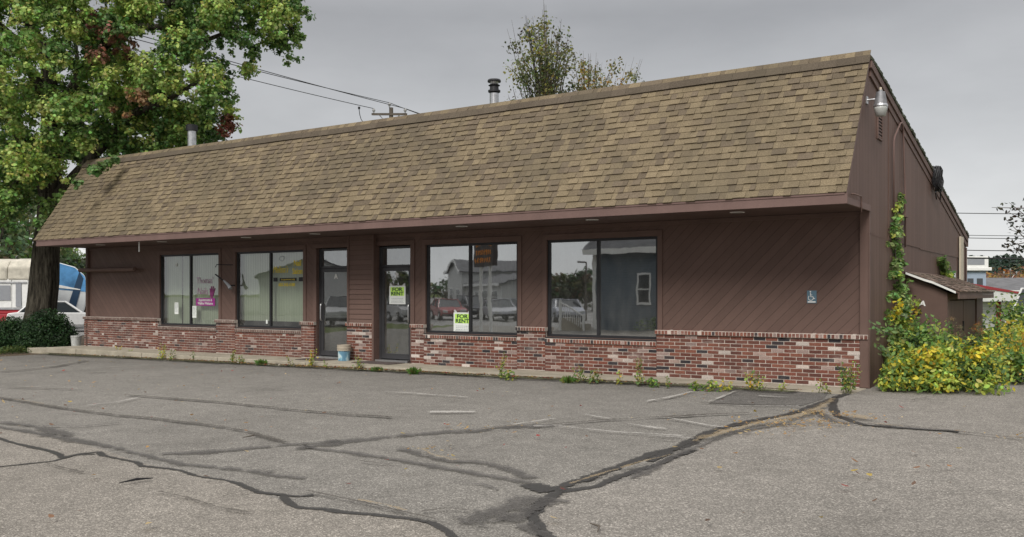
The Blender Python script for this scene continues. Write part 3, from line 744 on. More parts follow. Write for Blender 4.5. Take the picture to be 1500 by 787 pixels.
# ---- lean-to shed on the end wall
YA, YB_, XS, XO = 3.1, 8.45, .74, .96; ZH, ZE = 1.95, 1.56
S = thing('storage_shed', 'low brown lean-to shed with mossy roof against the end wall', 'shed', (XS/2, YA, -.1))
SF = siding('shed_front_siding', (.11, .07, .058), 'plain')
for yq in (YA, YB_-.05): MB().prism([(.022, -.15), (XS, -.15), (XS, ZE-.02), (.022, ZH-.06)], 'y', yq, yq+.05).build('end_panel', SF, S)
m_ = MB(); m_.box(XS-.05, XS, YA+.05, YA+.3, -.15, ZE-.04); m_.box(XS-.05, XS, YB_-1.1, YB_-.05, -.15, ZE-.04); m_.box(XS-.05, XS-.01, YA+.3, YB_-1.1, 1.40, ZE-.04); m_.build('side_panel', M['vert'], S)
m_ = MB(); m_.box(XS-.06, XS-.03, YA+.32, YA+2.3, -.1, 1.38); d1 = m_.build('shed_door', M['vert'], S); MB().box(XS-.03, XS-.0, YA+2.2, YA+2.26, .75, .95).build('latch', M['black'], d1)
m_ = MB(); m_.box(XS-.06, XS-.03, YA+2.36, YB_-1.12, -.1, 1.38); m_.build('shed_door', M['vert'], S)
m_ = MB(); zz = lambda x: ZH+(ZE-ZH)*x/XO
m_.hexa([(.02, YA-.1, zz(0)-.05), (XO, YA-.1, zz(XO)-.05), (XO, YB_+.1, zz(XO)-.05), (.02, YB_+.1, zz(0)-.05), (.02, YA-.1, zz(0)), (XO, YA-.1, zz(XO)), (XO, YB_+.1, zz(XO)), (.02, YB_+.1, zz(0))])
m_.build('roof_board', M['trim'], S)
m_ = MB()
for r in range(9):
    xa, xb = .02+r*.105, .02+r*.105+.125; y = YA-.12
    while y < YB_+.1:
        w = random.choice([.15, .22, .3]); y1 = min(y+w, YB_+.12); v = random.uniform(.6, 1.3); c = tuple(k*v for k in random.choice([(.12, .085, .065), (.16, .12, .10), (.09, .075, .055), (.2, .15, .12)]))
        hj = random.uniform(0, .012)
        m_.hexa([(xa, y, zz(xa)+.002), (xb, y, zz(xb)+.002), (xb, y1-.004, zz(xb)+.002), (xa, y1-.004, zz(xa)+.002), (xa, y, zz(xa)+.006), (xb, y, zz(xb)+.018+hj), (xb, y1-.004, zz(xb)+.018+hj), (xa, y1-.004, zz(xa)+.006)], c); y = y1
m_.build('roof_shingles', M['shedroof'], S)
m_ = MB(); pts = [(.03, ZH-.03), (.35, ZH-.16), (.5, ZH-.21), (.9, ZE-.01)]
for (a, b), (c, d) in zip(pts, pts[1:]): m_.hexa([(a, YA-.128, b-.03), (c, YA-.128, d-.03), (c, YA-.122, d-.03), (a, YA-.122, b-.03), (a, YA-.128, b+.012), (c, YA-.128, d+.012), (c, YA-.122, d+.012), (a, YA-.122, b+.012)])
m_.build('drip_edge', M['white'], S)
MB().box(XO-.03, XO+.002, YA-.1, YB_+.1, ZE-.14, ZE-.052).build('eave_board', M['trim'], S)
ax, az = onY(1350.5, 445, YA-.006); text('shed_letter', 'A', .135, M['white'], S, Vector((ax, YA-.006, az)), bold=.004, shear=.2, sx=1.3)
# ================================================================== GROUND
def sheet(name, xs, ys, m, lift, kind='structure'):
    mb = MB()
    for i in range(len(xs)-1):
        for j in range(len(ys)-1):
            mb.quad(*[(x, y, g(x)+lift) for x, y in ((xs[i], ys[j]), (xs[i+1], ys[j]), (xs[i+1], ys[j+1]), (xs[i], ys[j+1]))])
    return tag(mb.build(name, m), kind=kind)
sheet('ground', [-3000, -30, 12, 3000], [-3000, 3000], M['grass'], 0)
sheet('parking_lot', [-27.2, 12, 30], [-26, -1.02], M['asphalt'], .004)
sheet('street', [-300, -30, 12, 300], [-84, -26], M['road'], .004)
sheet('side_lot', [-.02, 12, 30], [-1.02, 24], M['asphalt_right'], .0045)
sheet('road', [-2000, -60, -34], [-300, 300], M['road'], .02)
sheet('left_yard_soil', [-34, -30, -22.5], [-4, 8], M['soil'], .008)
mb = MB(); [mb.box(a+.006, min(a+1.52, -.02)-.006, -1.10+random.uniform(-.008, .008), .005, -.5, SW+random.uniform(-.006, .002)) for a in np.arange(-22.55, -.3, 1.52)]; mb.box(-23.6, -22.56, -1.08, .6, -.5, SW-.05)
for xx in (-19, -15.6, -12.2, -8.8, -5.4, -2): pass
o = mb.build('sidewalk', M['conc'], bevel=.012); o['kind'] = 'structure'
# strips traced on the tarmac and laid flat on it
ZL = lambda p: (p[0]/2.742, 500+p[1]/2.742)
ZM = lambda p: (450+p[0]/2.727, 500+p[1]/2.727)
ZR = lambda p: (950+p[0]/2.727, 520+p[1]/2.727)
def G(f, *pts): return [onG(*f(p)) for p in pts]
strips('sealed_cracks', M['seal'], [
 (G(ZL, (-60, 375), (0, 395), (60, 412), (125, 430), (200, 445), (245, 460), (250, 475), (215, 485), (120, 495), (0, 508), (-60, 515)), .07),
 (G(ZL, (250, 472), (330, 455), (400, 448), (410, 462), (470, 475), (555, 490), (575, 505), (640, 512), (720, 522), (790, 545), (890, 560), (960, 578), (1010, 598), (1040, 612), (1130, 622), (1150, 650), (1200, 672), (1300, 682), (1371, 690), (1500, 702), (1640, 716), (1730, 735), (1800, 775), (1850, 820)), .085),
 (G(ZL, (1110, 622), (1200, 628), (1260, 624)), .06), (G(ZL, (250, 475), (300, 462), (380, 458)), .06),
 (G(ZM, (1560, 405), (1500, 425), (1380, 455), (1250, 500), (1100, 560), (1010, 585), (930, 600)), .16),
 (G(ZM, (1540, 440), (1500, 455), (1400, 495), (1250, 545), (1150, 585), (1010, 605), (930, 650), (890, 710), (960, 783), (1020, 840)), .13),
 (G(ZM, (900, 575), (960, 600), (1010, 588)), .3),
 (G(ZR, (0, 430), (120, 370), (250, 310), (400, 270), (560, 240), (640, 215), (740, 175), (800, 158)), .15),
 (G(ZR, (745, 172), (735, 215), (760, 250), (860, 285), (1000, 296), (1240, 312)), .14)], .012)
strips('faded_cracks', M['smear'], [
 (G(ZL, (-40, 345), (0, 350), (150, 375), (300, 400), (450, 430), (600, 470), (740, 500), (850, 512), (1000, 525), (1100, 545), (1220, 558)), .26),
 (G(ZL, (650, 458), (850, 450), (1000, 437), (1150, 422), (1371, 405)), .3),
 (G(ZM, (-40, 430), (0, 430), (150, 405), (400, 380), (620, 365), (800, 348), (980, 340)), .42),
 (G(ZM, (0, 430), (120, 445), (300, 470), (500, 505), (700, 540), (900, 575)), .2),
 (G(ZM, (380, 435), (450, 460), (560, 485), (700, 490), (800, 515), (890, 555)), .2),
 (G(ZM, (940, 630), (850, 660), (740, 700), (640, 740)), .45), (G(ZM, (1000, 640), (900, 680), (800, 730)), .3),
 (G(ZM, (590, 570), (700, 580), (760, 600)), .08), (G(ZM, (860, 740), (930, 770), (1000, 800)), .25),
 (G(ZR, (-60, 500), (0, 470), (150, 390), (330, 320), (500, 288), (600, 280)), .2),
 (G(ZR, (600, 215), (680, 240), (740, 270), (800, 282)), .3),
 (G(ZL, (0, 330), (120, 345), (240, 372), (300, 385)), .35), (G(ZL, (100, 345), (300, 350), (480, 335)), .14),
 (G(ZR, (900, 290), (1240, 312)), .3)], .020)
strips('open_cracks', M['crack'], [
 (G(ZL, (-60, 222), (0, 232), (150, 258), (300, 282), (450, 302), (600, 315), (750, 333), (880, 350), (1000, 370), (1080, 395), (1150, 415)), .16),
 (G(ZL, (510, 222), (700, 237), (900, 252), (1050, 268), (1200, 285), (1371, 300), (1570, 312)), .16),
 (G(ZL, (0, 128), (100, 120), (230, 105), (350, 82)), .22), (G(ZL, (640, 615), (760, 645), (880, 680), (1000, 700)), .05),
 (G(ZL, (180, 500), (260, 520), (340, 538)), .04), (G(ZL, (40, 190), (200, 196), (330, 200)), .12), (G(ZL, (370, 132), (430, 130)), .12),
 (G(ZM, (980, 340), (1200, 322), (1500, 308), (1600, 300)), .12), (G(ZM, (0, 285), (150, 295), (340, 312)), .12),
 (G(ZM, (0, 610), (130, 640), (250, 665), (400, 700), (520, 725)), .05), (G(ZM, (210, 490), (300, 500)), .06), (G(ZM, (460, 695), (560, 680), (640, 690)), .04),
 (G(ZR, (0, 258), (200, 248), (400, 240)), .12), (G(ZR, (200, 198), (340, 205), (590, 210)), .09), (G(ZR, (0, 342), (100, 350)), .06),
 (G(ZR, (860, 285), (1100, 300), (1240, 318), (1500, 345), (1700, 365)), .07), (G(ZR, (300, 310), (500, 290), (700, 286), (900, 287)), .05),
 (G(ZR, (1000, 570), (1200, 562), (1400, 560), (1560, 575)), .02), (G(ZR, (1050, 190), (1120, 175)), .06),
 (G(ZL, (1070, 705), (1160, 700), (1260, 685)), .02), (G(ZL, (900, 640), (980, 620), (1040, 608)), .02)], .027)
strips('painted_lines', M['paint'], [
 (G(ZR, (240, 195), (350, 152)), .14), (G(ZR, (90, 265), (240, 292), (300, 300)), .10), (G(ZR, (0, 333), (180, 345)), .10), (G(ZR, (0, 296), (70, 306)), .10),
 (G(ZR, (330, 212), (600, 214)), .12), (G(ZR, (0, 190), (80, 180), (180, 153)), .10), (G(ZR, (440, 172), (560, 178)), .2),
 (G(ZM, (310, 208), (640, 232)), .12), (G(ZM, (490, 293), (670, 290)), .26), (G(ZM, (1100, 300), (1210, 320)), .11), (G(ZM, (905, 352), (1000, 350), (1230, 375), (1500, 390)), .13),
 (G(ZM, (1350, 250), (1500, 222)), .12), (G(ZM, (1280, 340), (1400, 362)), .09), (G(ZM, (1440, 318), (1520, 330)), .1), (G(ZM, (820, 345), (990, 320)), .1),
 (G(ZL, (350, 268), (480, 252), (560, 235)), .12), (G(ZL, (370, 258), (430, 254)), .1)], .0345)
strips('dry_grass_in_cracks', M['straw'], [
 (G(ZR, (180, 360), (330, 310), (420, 290), (520, 268), (620, 245), (680, 222), (740, 185)), .30), (G(ZR, (500, 285), (620, 250), (700, 230)), .34), (G(ZR, (760, 250), (830, 255), (880, 268)), .4),
 (G(ZM, (460, 445), (500, 470), (590, 492)), .12), (G(ZM, (200, 655), (300, 675), (390, 700)), .08), (G(ZL, (60, 245), (180, 262)), .1),
 (G(ZM, (1050, 590), (1300, 510), (1450, 470)), .10), (G(ZR, (1440, 340), (1500, 348)), .16), (G(ZR, (900, 288), (1020, 300)), .1), (G(ZM, (700, 365), (860, 345)), .08)], .0425)
strips('kerb_soil', soft_strip('kerb_dirt', (.085, .07, .045), .95, .85, 16, .35), [([Vector((x, -1.17+.03*math.sin(x*2.1), 0)) for x in np.arange(-22.4, -.2, .6)], .26)], .0505)
strips('kerb_moss', soft_strip('kerb_moss', (.10, .11, .05), .95, .5, 10, .6), [([Vector((x, -1.35+.05*math.sin(x*1.3), 0)) for x in np.arange(-22.4, -.6, .6)], .5)], .0475)
# tan newer tarmac at lower left, pale coarse tarmac right of the long double crack, dark patch
def gpoly(name, m, px, lift):
    mb = MB(); mb.poly([(p.x, p.y, g(p.x)+lift) for p in px]); o = mb.build(name, m)
    bm = bmesh.new(); bm.from_mesh(o.data); bmesh.ops.triangulate(bm, faces=bm.faces); bm.normal_update()
    for f in bm.faces:
        if f.normal.z < 0: f.normal_flip()
    bm.to_mesh(o.data); bm.free(); o['kind'] = 'structure'
A = G(ZL, (-60, 342), (0, 352), (150, 378), (300, 405), (420, 440), (560, 490), (720, 522), (890, 560), (1010, 598), (1200, 672), (1371, 690), (1640, 716), (1750, 750), (1830, 800))
A += [Vector((2.2, -13.0, 0)), Vector((3.5, -22, 0)), Vector((-14, -22, 0)), Vector((-18, -9.5, 0))]
gpoly('tan_tarmac', M['asphalt_tan'], A, .007)
A = G(ZM, (1020, 800), (960, 770), (900, 715), (950, 650), (1030, 605))+G(ZR, (-60, 500), (0, 468), (150, 390), (330, 318), (500, 287), (640, 262), (740, 200), (790, 158))
A += [Vector((.2, -1.03, 0)), Vector((11.9, -1.03, 0)), Vector((11.9, -22, 0)), Vector((4, -22, 0)), Vector((2.6, -13, 0))]
gpoly('pale_tarmac', M['asphalt_right'], A, .0085)
A = G(ZR, (340, 150), (420, 138), (720, 152), (700, 178), (610, 206), (420, 202), (240, 196)); gpoly('dark_tarmac_patch', M['asphalt_dark'], A, .0100)
# sticks, straw, fallen leaves and kerb litter
a, b = G(ZL, (478, 584), (615, 563)); a.z += .03; b.z += .03
tag(MB().tube([a, (a+b)/2+Vector((0, 0, .01)), b], [.004, .012, .005], 6, jit=.3).build('fallen_stick', M['black']), 'dark weathered stick lying on the tan asphalt at lower left', 'stick')
for f, pts, lab in ((ZM, ((1130, 745), (1160, 780)), 'thin dark twig on the asphalt at bottom edge of the lot'), (ZL, ((975, 398), (1025, 388)), 'pale twig beside the long upper crack')):
    a, b = G(f, *pts); a.z += .03; b.z += .03; tag(MB().tube([a, (a+b)/2+Vector((.03, .02, .01)), b], [.004, .009, .004], 5).build('fallen_twig', M['twig']), lab, 'twig')
fo = Fol(); P, Nn, S_, Cl = [], [], [], []
PAL = [(.42, .24, .08), (.35, .17, .07), (.5, .38, .2), (.22, .12, .07), (.45, .33, .08), (.3, .06, .05), (.16, .1, .07)]
def litter(p, n, sx, sy, s=(.04, .09), pal=PAL):
    for _ in range(n):
        x = p[0]+random.gauss(0, sx); y = p[1]+random.gauss(0, sy)
        P.append((x, y, g(x)+random.uniform(.05, .065))); Nn.append((random.gauss(0, .25), random.gauss(0, .25), 1)); S_.append(random.uniform(*s)); c = random.choice(pal); v = random.uniform(.7, 1.2); Cl.append([k*v for k in c])
for _ in range(520): litter((random.uniform(-24, 9), random.uniform(-12.5, -1.6)), 1, .5, .4, (.03, .085))
for _ in range(1500):
    x = random.triangular(-22.5, -.5, -9); litter((x, -1.16-abs(random.gauss(0, .09))*(1.2 if -14 < x < -3 else .7)), 1, .03, .015, (.03, .08), PAL+[(.5, .46, .4), (.12, .08, .06), (.1, .07, .05)])
for (px, py), n in (((690, 633), 14), ((765, 627), 12), ((1180, 622), 90), ((1150, 628), 90), ((1205, 610), 60), ((1240, 615), 50), ((1120, 640), 30), ((640, 665), 14), ((1490, 647), 14)):
    litter(onG(px, py), n, .3, .16, (.02, .06), [(.45, .3, .12), (.38, .22, .09), (.5, .38, .2)])
leaves('fallen_leaves', P, Nn, S_, np.array(Cl), OVAL, M['leaf']); tag(bpy.data.objects['fallen_leaves'], 'brown and yellow fallen leaves scattered on lot and kerb', 'fallen leaves', kind='stuff')
mb = MB()
for (px, py) in ((1010, 779), (1016, 774), (700, 775), (735, 690), (670, 772), (1000, 784)):
    p = onG(px, py)
    for k in range(14):
        a = random.uniform(0, PI); l = random.uniform(.05, .13); q = p+Vector((random.gauss(0, .07), random.gauss(0, .04), .045+random.uniform(0, .03)))
        mb.tube([q-Vector((math.cos(a)*l, math.sin(a)*l, 0)), q+Vector((math.cos(a)*l, math.sin(a)*l, .01))], .0028, 3)
tag(mb.build('dry_straw', flat('straw', (.5, .38, .18), .9)), 'wisps of dry straw lying on the front asphalt', 'straw', kind='stuff')
# door mats
for i, (a, b, lab) in enumerate(((-12.75, -11.9, 'dark worn doormat on sidewalk outside door A'), (-10.95, -9.85, 'dark worn doormat on sidewalk outside door B'))):
    T = MB().box(a, b, -.62, -.06, SW, SW+.014).build('doormat', simple('mat_%d' % i, (.09, .07, .065), .95, var=.4, scale=30), bevel=.005); tag(T, lab, 'doormat')
# buckets
def bucket(p, r, h, label, kind):
    T = thing('bucket', label, 'bucket', p); x, y, z = p
    if kind:
        MB().lathe([(r*.86, z), (r*.93, z+h*.62), (r*.9, z+h*.63)], x, y, 28).build('body', M['bucketblue'], T, smooth=False)
        MB().lathe([(r*.95, z+h*.62), (r*1.05, z+h*.64), (r*1.05, z+h*.72), (r*.98, z+h*.73), (r*.98, z+h*.76), (r*1.06, z+h*.77), (r*1.06, z+h*.86), (r*1.0, z+h*.87), (r*1.0, z+h*.93), (r*1.04, z+h*.94), (r*1.04, z+h), (r*.94, z+h), (r*.9, z+h*.7), (.01, z+h*.68)], x, y, 28).build('rim', flat('tan_plastic', (.40, .35, .28), .5), T)
    else:
        MB().lathe([(r*.85, z), (r*1.0, z+h*.85), (r*1.06, z+h*.86), (r*1.06, z+h*.92), (r*1.0, z+h*.93), (r*1.03, z+h), (r*.95, z+h), (r*.88, z+h*.5), (.01, z+h*.45)], x, y, 28).build('body', simple('dirty_white_plastic', (.42, .43, .42), .5, var=.3, scale=14), T)
    hb = MB(); hb.tube([(x+r*1.05*math.cos(a), y-r*.6*abs(math.sin(a))*1.2, z+h*.8-h*.25*math.sin(a)) for a in np.linspace(0, PI, 12)], .004, 5); hb.build('handle', M['chrome'], T)
m, nt, b_, o_ = mat('blue_printed_bucket')
n1 = noise(nt, 9, 3, .6, stretch=(1, 1, .5)); s = N(nt, 'ShaderNodeSeparateXYZ'); L(nt, pos(nt), s.inputs[0])
L(nt, ramp(nt, n1, [(.42, (.10, .22, .32)), (.5, (.22, .42, .52)), (.58, (.5, .6, .62))]), b_.inputs['Base Color']); b_.inputs['Roughness'].default_value = .45
M['bucketblue'] = m
q = onZ(504, 528.5, SW); bucket((q.x, q.y, SW), .155, .37, 'blue printed bucket with tan rim standing beside door A', 1)
q = onZ(111.5, 510, -.13); bucket((q.x, q.y, -.1), .15, .35, 'dirty white plastic bucket by the left corner of the brick base', 0)
# ================================================================== PLANTS
GR1, GR2, YL, YG2 = (.12, .20, .05), (.08, .14, .04), (.6, .48, .04), (.32, .37, .07)
def weed(px, py, h, kind, i):
    p = onG(px, py); sc = (Vector((p.x, p.y))-Vector((CAM.x, CAM.y))).dot(Vector((fx, fy)))/F; H = h*sc
    nm, cat, lab0 = {'stem': ('weed', 'weed', 'spindly upright weed'), 'yel': ('weed', 'weed', 'yellowing weed'), 'bushy': ('weed', 'weed', 'bushy leafy weed'),
        'grass': ('grass_tuft', 'grass tuft', 'green grass tuft'), 'broad': ('weed', 'weed', 'low broad leaved weed')}[kind]
    T = thing(nm, lab0+' '+i, cat, (p.x, p.y, p.z), group='weeds along the kerb'); fo = Fol(); st = MB()
    def leaf_on(q, s, c, up=.6):
        fo.raw([q], [(random.gauss(0, .5), random.gauss(-.3, .5), up)], [s*random.uniform(.7, 1.3)], [[k*random.uniform(.75, 1.3) for k in c]])
    if kind == 'grass':
        for k in range(90):
            a = random.uniform(0, 2*PI); r_ = random.uniform(.0, .09); b_ = Vector((math.cos(a)*r_, math.sin(a)*r_*.6, 0)); q = p+b_
            fo.raw([q+b_*.6+Vector((0, 0, H*.4))], [(math.cos(a+1.57), math.sin(a+1.57), .2)], [H*random.uniform(.6, 1.1)], [[k2*random.uniform(.7, 1.3) for k2 in (.13, .2, .05)]])
    elif kind == 'broad':
        for k in range(60):
            a = random.uniform(0, 2*PI); r_ = random.uniform(.02, .5)*H*1.6; leaf_on(p+Vector((math.cos(a)*r_, math.sin(a)*r_*.5, random.uniform(.1, 1)*H*(1-r_/(H*1.8)))), .06, random.choice([GR1, GR1, YG2]))
        st.tube([p, p+Vector((0, 0, H*.6))], .006, 4)
    else:
        ns = 7 if kind == 'bushy' else random.choice([1, 2, 3])
        for s_ in range(ns):
            b0 = p+Vector((random.gauss(0, .03), random.gauss(0, .02), 0)); tip = b0+Vector((random.gauss(0, .10 if kind != 'bushy' else .15), random.gauss(0, .05), H*random.uniform(.7, 1)))
            mid = (b0+tip)/2+Vector((random.gauss(0, .03), 0, 0)); st.tube([b0, mid, tip], [.006, .004, .002], 4)
            n = int(22*H/.4)+8
            for k in range(n):
                t = .15+.85*k/n; q = b0.lerp(mid, t*2) if t < .5 else mid.lerp(tip, t*2-1); q = q+Vector((random.gauss(0, .035), random.gauss(0, .035), 0))*(1.4-t)
                c = random.choice([GR1, GR2, YG2, YG2] if kind == 'bushy' else ([YL, YG2, YG2] if kind == 'yel' else [GR1, YG2, GR1, (.3, .2, .06)]))
                leaf_on(q, .048*(1.3-.6*t), c)
    if st.v: st.build('stem', M['stem'], T)
    fo.build('foliage', NARROW if kind == 'grass' else OVAL, M['leaf'], T)
WD = [(172, 522, 18, 'yel', 'nearest the white bucket on the left'), (190, 524, 12, 'stem', 'under the left end of the brick base'), (237, 528, 26, 'yel', 'below left corner of the first window'), (250, 529, 20, 'stem', 'just left of first window middle'),
 (286, 530, 20, 'stem', 'below middle of the first window'), (338, 533, 26, 'stem', 'below the pier between salon windows'), (352, 534, 14, 'stem', 'at left edge of the second window'), (383, 536, 12, 'grass', 'below left pane of second window'), (428, 538, 22, 'stem', 'below right edge of the second window'),
 (455, 539, 30, 'yel', 'just left of door A'), (478, 541, 16, 'stem', 'in front of door A'), (525, 543, 26, 'stem', 'right of the blue bucket'), (552, 545, 10, 'grass', 'left of door B doormat'), (606, 549, 14, 'grass', 'just right of door B'),
 (733, 556, 48, 'stem', 'standing tallest under orange lettered window'), (745, 558, 18, 'broad', 'at foot of the tallest thin weed'), (832, 562, 14, 'grass', 'below left side of the widest pale reflection window'), (846, 562, 26, 'stem', 'first of three under the right window'),
 (862, 563, 30, 'stem', 'second of three under the right window'), (875, 563, 28, 'stem', 'third of three under the right window'), (907, 565, 26, 'yel', 'below middle bar of the right window'), (936, 567, 46, 'stem', 'reaching highest under right window'), (955, 568, 16, 'broad', 'near right corner of the right window'),
 (984, 570, 22, 'stem', 'just past the right window corner'), (1018, 573, 16, 'broad', 'left half of the low clump on kerb'), (1042, 574, 18, 'broad', 'right half of the low clump on kerb'), (1065, 574, 22, 'yel', 'right of the low green clump'),
 (1103, 573, 30, 'yel', 'left of pair below wheelchair sign'), (1113, 574, 40, 'stem', 'right and taller of pair below wheelchair sign'), (1148, 574, 20, 'yel', 'standing alone below wheelchair sign'), (1199, 577, 28, 'stem', 'next to the bushy corner weed'), (1243, 577, 50, 'bushy', 'at right end of the brick base'), (1222, 578, 22, 'stem', 'between two weeds at the right corner')]
for px, py, h, k, i in WD: weed(px, py, h, k, i)
# shrubs on the right
def shrub(name, label, cat, c, r, n, pal, size, tmpl=OVAL, group=None, stems=8, upb=.5, clumps=14):
    T = thing(name, label, cat, (c[0], c[1], g(c[0])), group=group); fo = Fol(); st = MB(); z0 = g(c[0])
    for k in range(clumps):
        while True:
            d = Vector((random.uniform(-1, 1), random.uniform(-1, 1), random.uniform(0, 1)))
            if .35 < d.length < 1: break
        q = Vector((c[0]+d.x*r[0]*.82, c[1]+d.y*r[1]*.82, z0+.12+d.z*r[2]*.84)); base = random.choice(pal); v = random.uniform(.75, 1.2)
        fo.add(q, random.uniform(.22, .36)*min(r)*1.1, n//clumps, tuple(a*v for a in base), size, upb, .45, .35, .8)
        if k < stems: st.tube([(c[0]+random.gauss(0, r[0]*.12), c[1]+random.gauss(0, r[1]*.12), z0), (c[0]+d.x*r[0]*.35, c[1]+d.y*r[1]*.35, z0+d.z*r[2]*.5), q], [.014, .010, .004], 5)
    P = []
    for k in range(int(n*.9)):    # loose filler leaves
        a = rng.normal(size=3); a /= np.linalg.norm(a); rr = rng.random()**.5
        P.append((c[0]+a[0]*r[0]*rr, c[1]+a[1]*r[1]*rr, z0+.05+abs(a[2])*r[2]*rr))
    P = np.array(P); bb = np.array([random.choice(pal) for _ in P])*(.7+.5*rng.random((len(P), 1)))
    fo.raw(P, rng.normal(size=P.shape)+np.array([0, -.2, .5]), size*(.6+.6*rng.random(len(P))), bb)
    st.build('stem', M['stem'], T); fo.build('foliage', tmpl, M['leaf'], T)
G_ = (.18, .30, .08); GD = (.075, .14, .045); Y_ = (.62, .54, .06); O_ = (.55, .36, .07); YG_ = (.42, .50, .10)
grp = 'shrubs along the right end wall'
for a in [('yellow green leafy bush at foot of the vine by building corner', (.75, -.05), (.62, .65, .72), 1500, [YG_, G_, Y_, G_], .085),
          ('broad green and yellow bush spilling lowest onto the asphalt', (1.35, .45), (.75, .85, .85), 2000, [G_, YG_, G_, Y_, GD], .085),
          ('dark centred bush below the letter on the shed', (.65, 1.7), (.65, .8, 1.15), 1700, [GD, G_, YG_, G_], .08),
          ('orange tinged bush in front of shed doors', (1.75, 2.3), (.62, .9, .95), 1700, [YG_, O_, Y_, G_, YG_, G_, GD], .08),
          ('yellow bush beside the far end of the shed', (1.85, 4.3), (.75, 1.0, 1.05), 1600, [Y_, YG_, O_, G_], .085),
          ('tall green bush growing past the shed end', (1.6, 7.0), (1.0, 1.3, 1.6), 1800, [G_, GD, YG_], .09),
          ('golden leaved bush spreading to right photo edge', (3.0, 6.6), (1.2, 1.2, 1.15), 1900, [Y_, YG_, G_, YG_], .09),
          ('green bush behind the golden one at right edge', (3.6, 9.6), (1.7, 1.6, 1.45), 1800, [G_, YG_, GD], .10),
          ('mixed green bush in front of the white cottage', (2.2, 10.5), (1.2, 1.3, 1.55), 1500, [G_, GD, YG_], .10)]:
    shrub('leafy_bush', a[0], 'bush', a[1], a[2], a[3], a[4], a[5], group=grp)
# small dark conifer shape
T = thing('small_conifer', 'small dark pointed evergreen in front of the white cottage', 'tree', (4.7, 16, g(4.7))); fo = Fol(); MB().tube([(4.7, 16, 0), (4.7, 16, 1.9)], [.05, .02], 6).build('trunk', M['twig'], T)
for k in range(14): z = .3+k*.13; fo.add((4.7, 16, z), .5*(1-k/15), 120, (.035, .07, .03), .08, .3, .3, .6)
fo.build('crown', NARROW, M['leaf'], T)
# tall stalks with seed heads
def stalk(px, py, label, head):
    p = at(px, py, 16.5); b0 = Vector((p.x+.15, p.y+.1, g(p.x))); T = thing('tall_stalk', label, 'weed', b0, group='tall stalks by the shed'); st = MB(); fo = Fol()
    for s_ in range(4):
        tip = p+Vector((random.gauss(0, .08), random.gauss(0, .1), random.uniform(-.25, .05))); st.tube([b0, (b0+tip)/2+Vector((random.gauss(0, .05), 0, 0)), tip], [.01, .007, .003], 5)
        for k in range(60):
            t = random.random(); q = b0.lerp(tip, t)+Vector((random.gauss(0, .07), random.gauss(0, .07), 0)); fo.raw([q], [(random.gauss(0, .5), random.gauss(-.3, .5), .6)], [.10*random.uniform(.5, 1)], [[k2*random.uniform(.7, 1.2) for k2 in (.11, .14, .06)]])
        fo.add(tip, .085, 90, head, .022, .5, .3, .2)
    st.build('stem', M['stem'], T); fo.build('foliage', NARROW, M['leaf'], T)
stalk(1387, 470, 'tall stalk with tan seed head before the shed corner', (.38, .27, .14))
stalk(1432, 478, 'tall stalk with an orange head before shed doors', (.5, .22, .05)); stalk(1408, 482, 'grey green leafy stalk between the two seed heads', (.3, .25, .15))
# vine
T = thing('climbing_vine', 'green climbing vine with yellow leaves up the brown end wall', 'vine', (.05, 2.1, 0)); fo = Fol(); st = MB()
VP = [(1322, 292, 4), (1320, 305, 6), (1314, 325, 9), (1317, 342, 9), (1312, 360, 10), (1316, 378, 13), (1314, 395, 13), (1316, 412, 17), (1320, 430, 20), (1314, 448, 20), (1322, 462, 21), (1308, 475, 20), (1322, 490, 22), (1306, 505, 20), (1318, 520, 26), (1330, 535, 26), (1304, 532, 18), (1318, 552, 24)]
for px, py, w in VP:
    y, z = onX(px, py, .08); rr = w*.0135*1.6
    for k in range(int(6+w*.5)):
        yy = y+random.gauss(0, 1)*rr*.85; zz_ = z+random.gauss(0, .12); base = random.choice([GR1, (.17, .28, .08), (.22, .34, .11), (.28, .38, .14), YG_] + ([Y_, YG_] if 440 < py < 500 else []))
        d = .04+.05*(py > 400)+.12*(py > 440)+.1*(py > 500); fo.add((.03+random.uniform(0, d), yy, zz_), .07+.002*w, 14, base, .085, .5, .35, .3)
for off in (0, .06, -.05):
    pts = [onX(px, py, .05) for px, py, w in VP[::2]]; st.tube([(.035+random.uniform(0, .02), y+off, z) for y, z in pts][::-1]+[], [.016]*4+[.010]*5, 6)
# side shoots
for pts in (((1318, 462), (1334, 466), (1346, 474), (1352, 478)), ((1308, 490), (1294, 486), (1284, 480), (1281, 476)), ((1306, 520), (1292, 512), (1284, 506))):
    q = [Vector((.25, *onX(a, b, .25))) for a, b in pts]; st.tube(q, [.008]*(len(q)-1)+[.003], 5)
    for k in range(24):
        t = random.random()*(len(q)-1.001); i = int(t); c = q[i].lerp(q[i+1], t-i)+Vector((random.gauss(0, .07), random.gauss(0, .12), random.gauss(0, .07)))
        fo.raw([c], [(random.gauss(.5, .5), random.gauss(-.5, .5), .6)], [.1*random.uniform(.7, 1.1)], [[v*random.uniform(.8, 1.2) for v in (.13, .2, .07)]])
st.build('stem', M['twig'], T); fo.build('foliage', OVAL, M['leaf'], T)
T = thing('wall_creeper', 'small sprig of creeper above shed roof by the side window', 'vine', (.05, 7.3, 1.8)); fo = Fol()
for px, py in ((1380, 382), (1382, 388), (1384, 394), (1387, 400), (1385, 404), (1389, 407)):
    y, z = onX(px, py, .1); fo.add((.1, y, z), .16, 40, random.choice([GR1, YG_, (.13, .21, .06)]), .11, .5, .35, .2)
y0, z0 = onX(1379, 379, .1); y1, z1 = onX(1388, 410, .1); MB().tube([(.06, y1, z1), (.06, (y0+y1)/2, (z0+z1)/2), (.06, y0, z0)], [.012, .008, .004], 5).build('stem', M['twig'], T); fo.build('foliage', OVAL, M['leaf'], T)
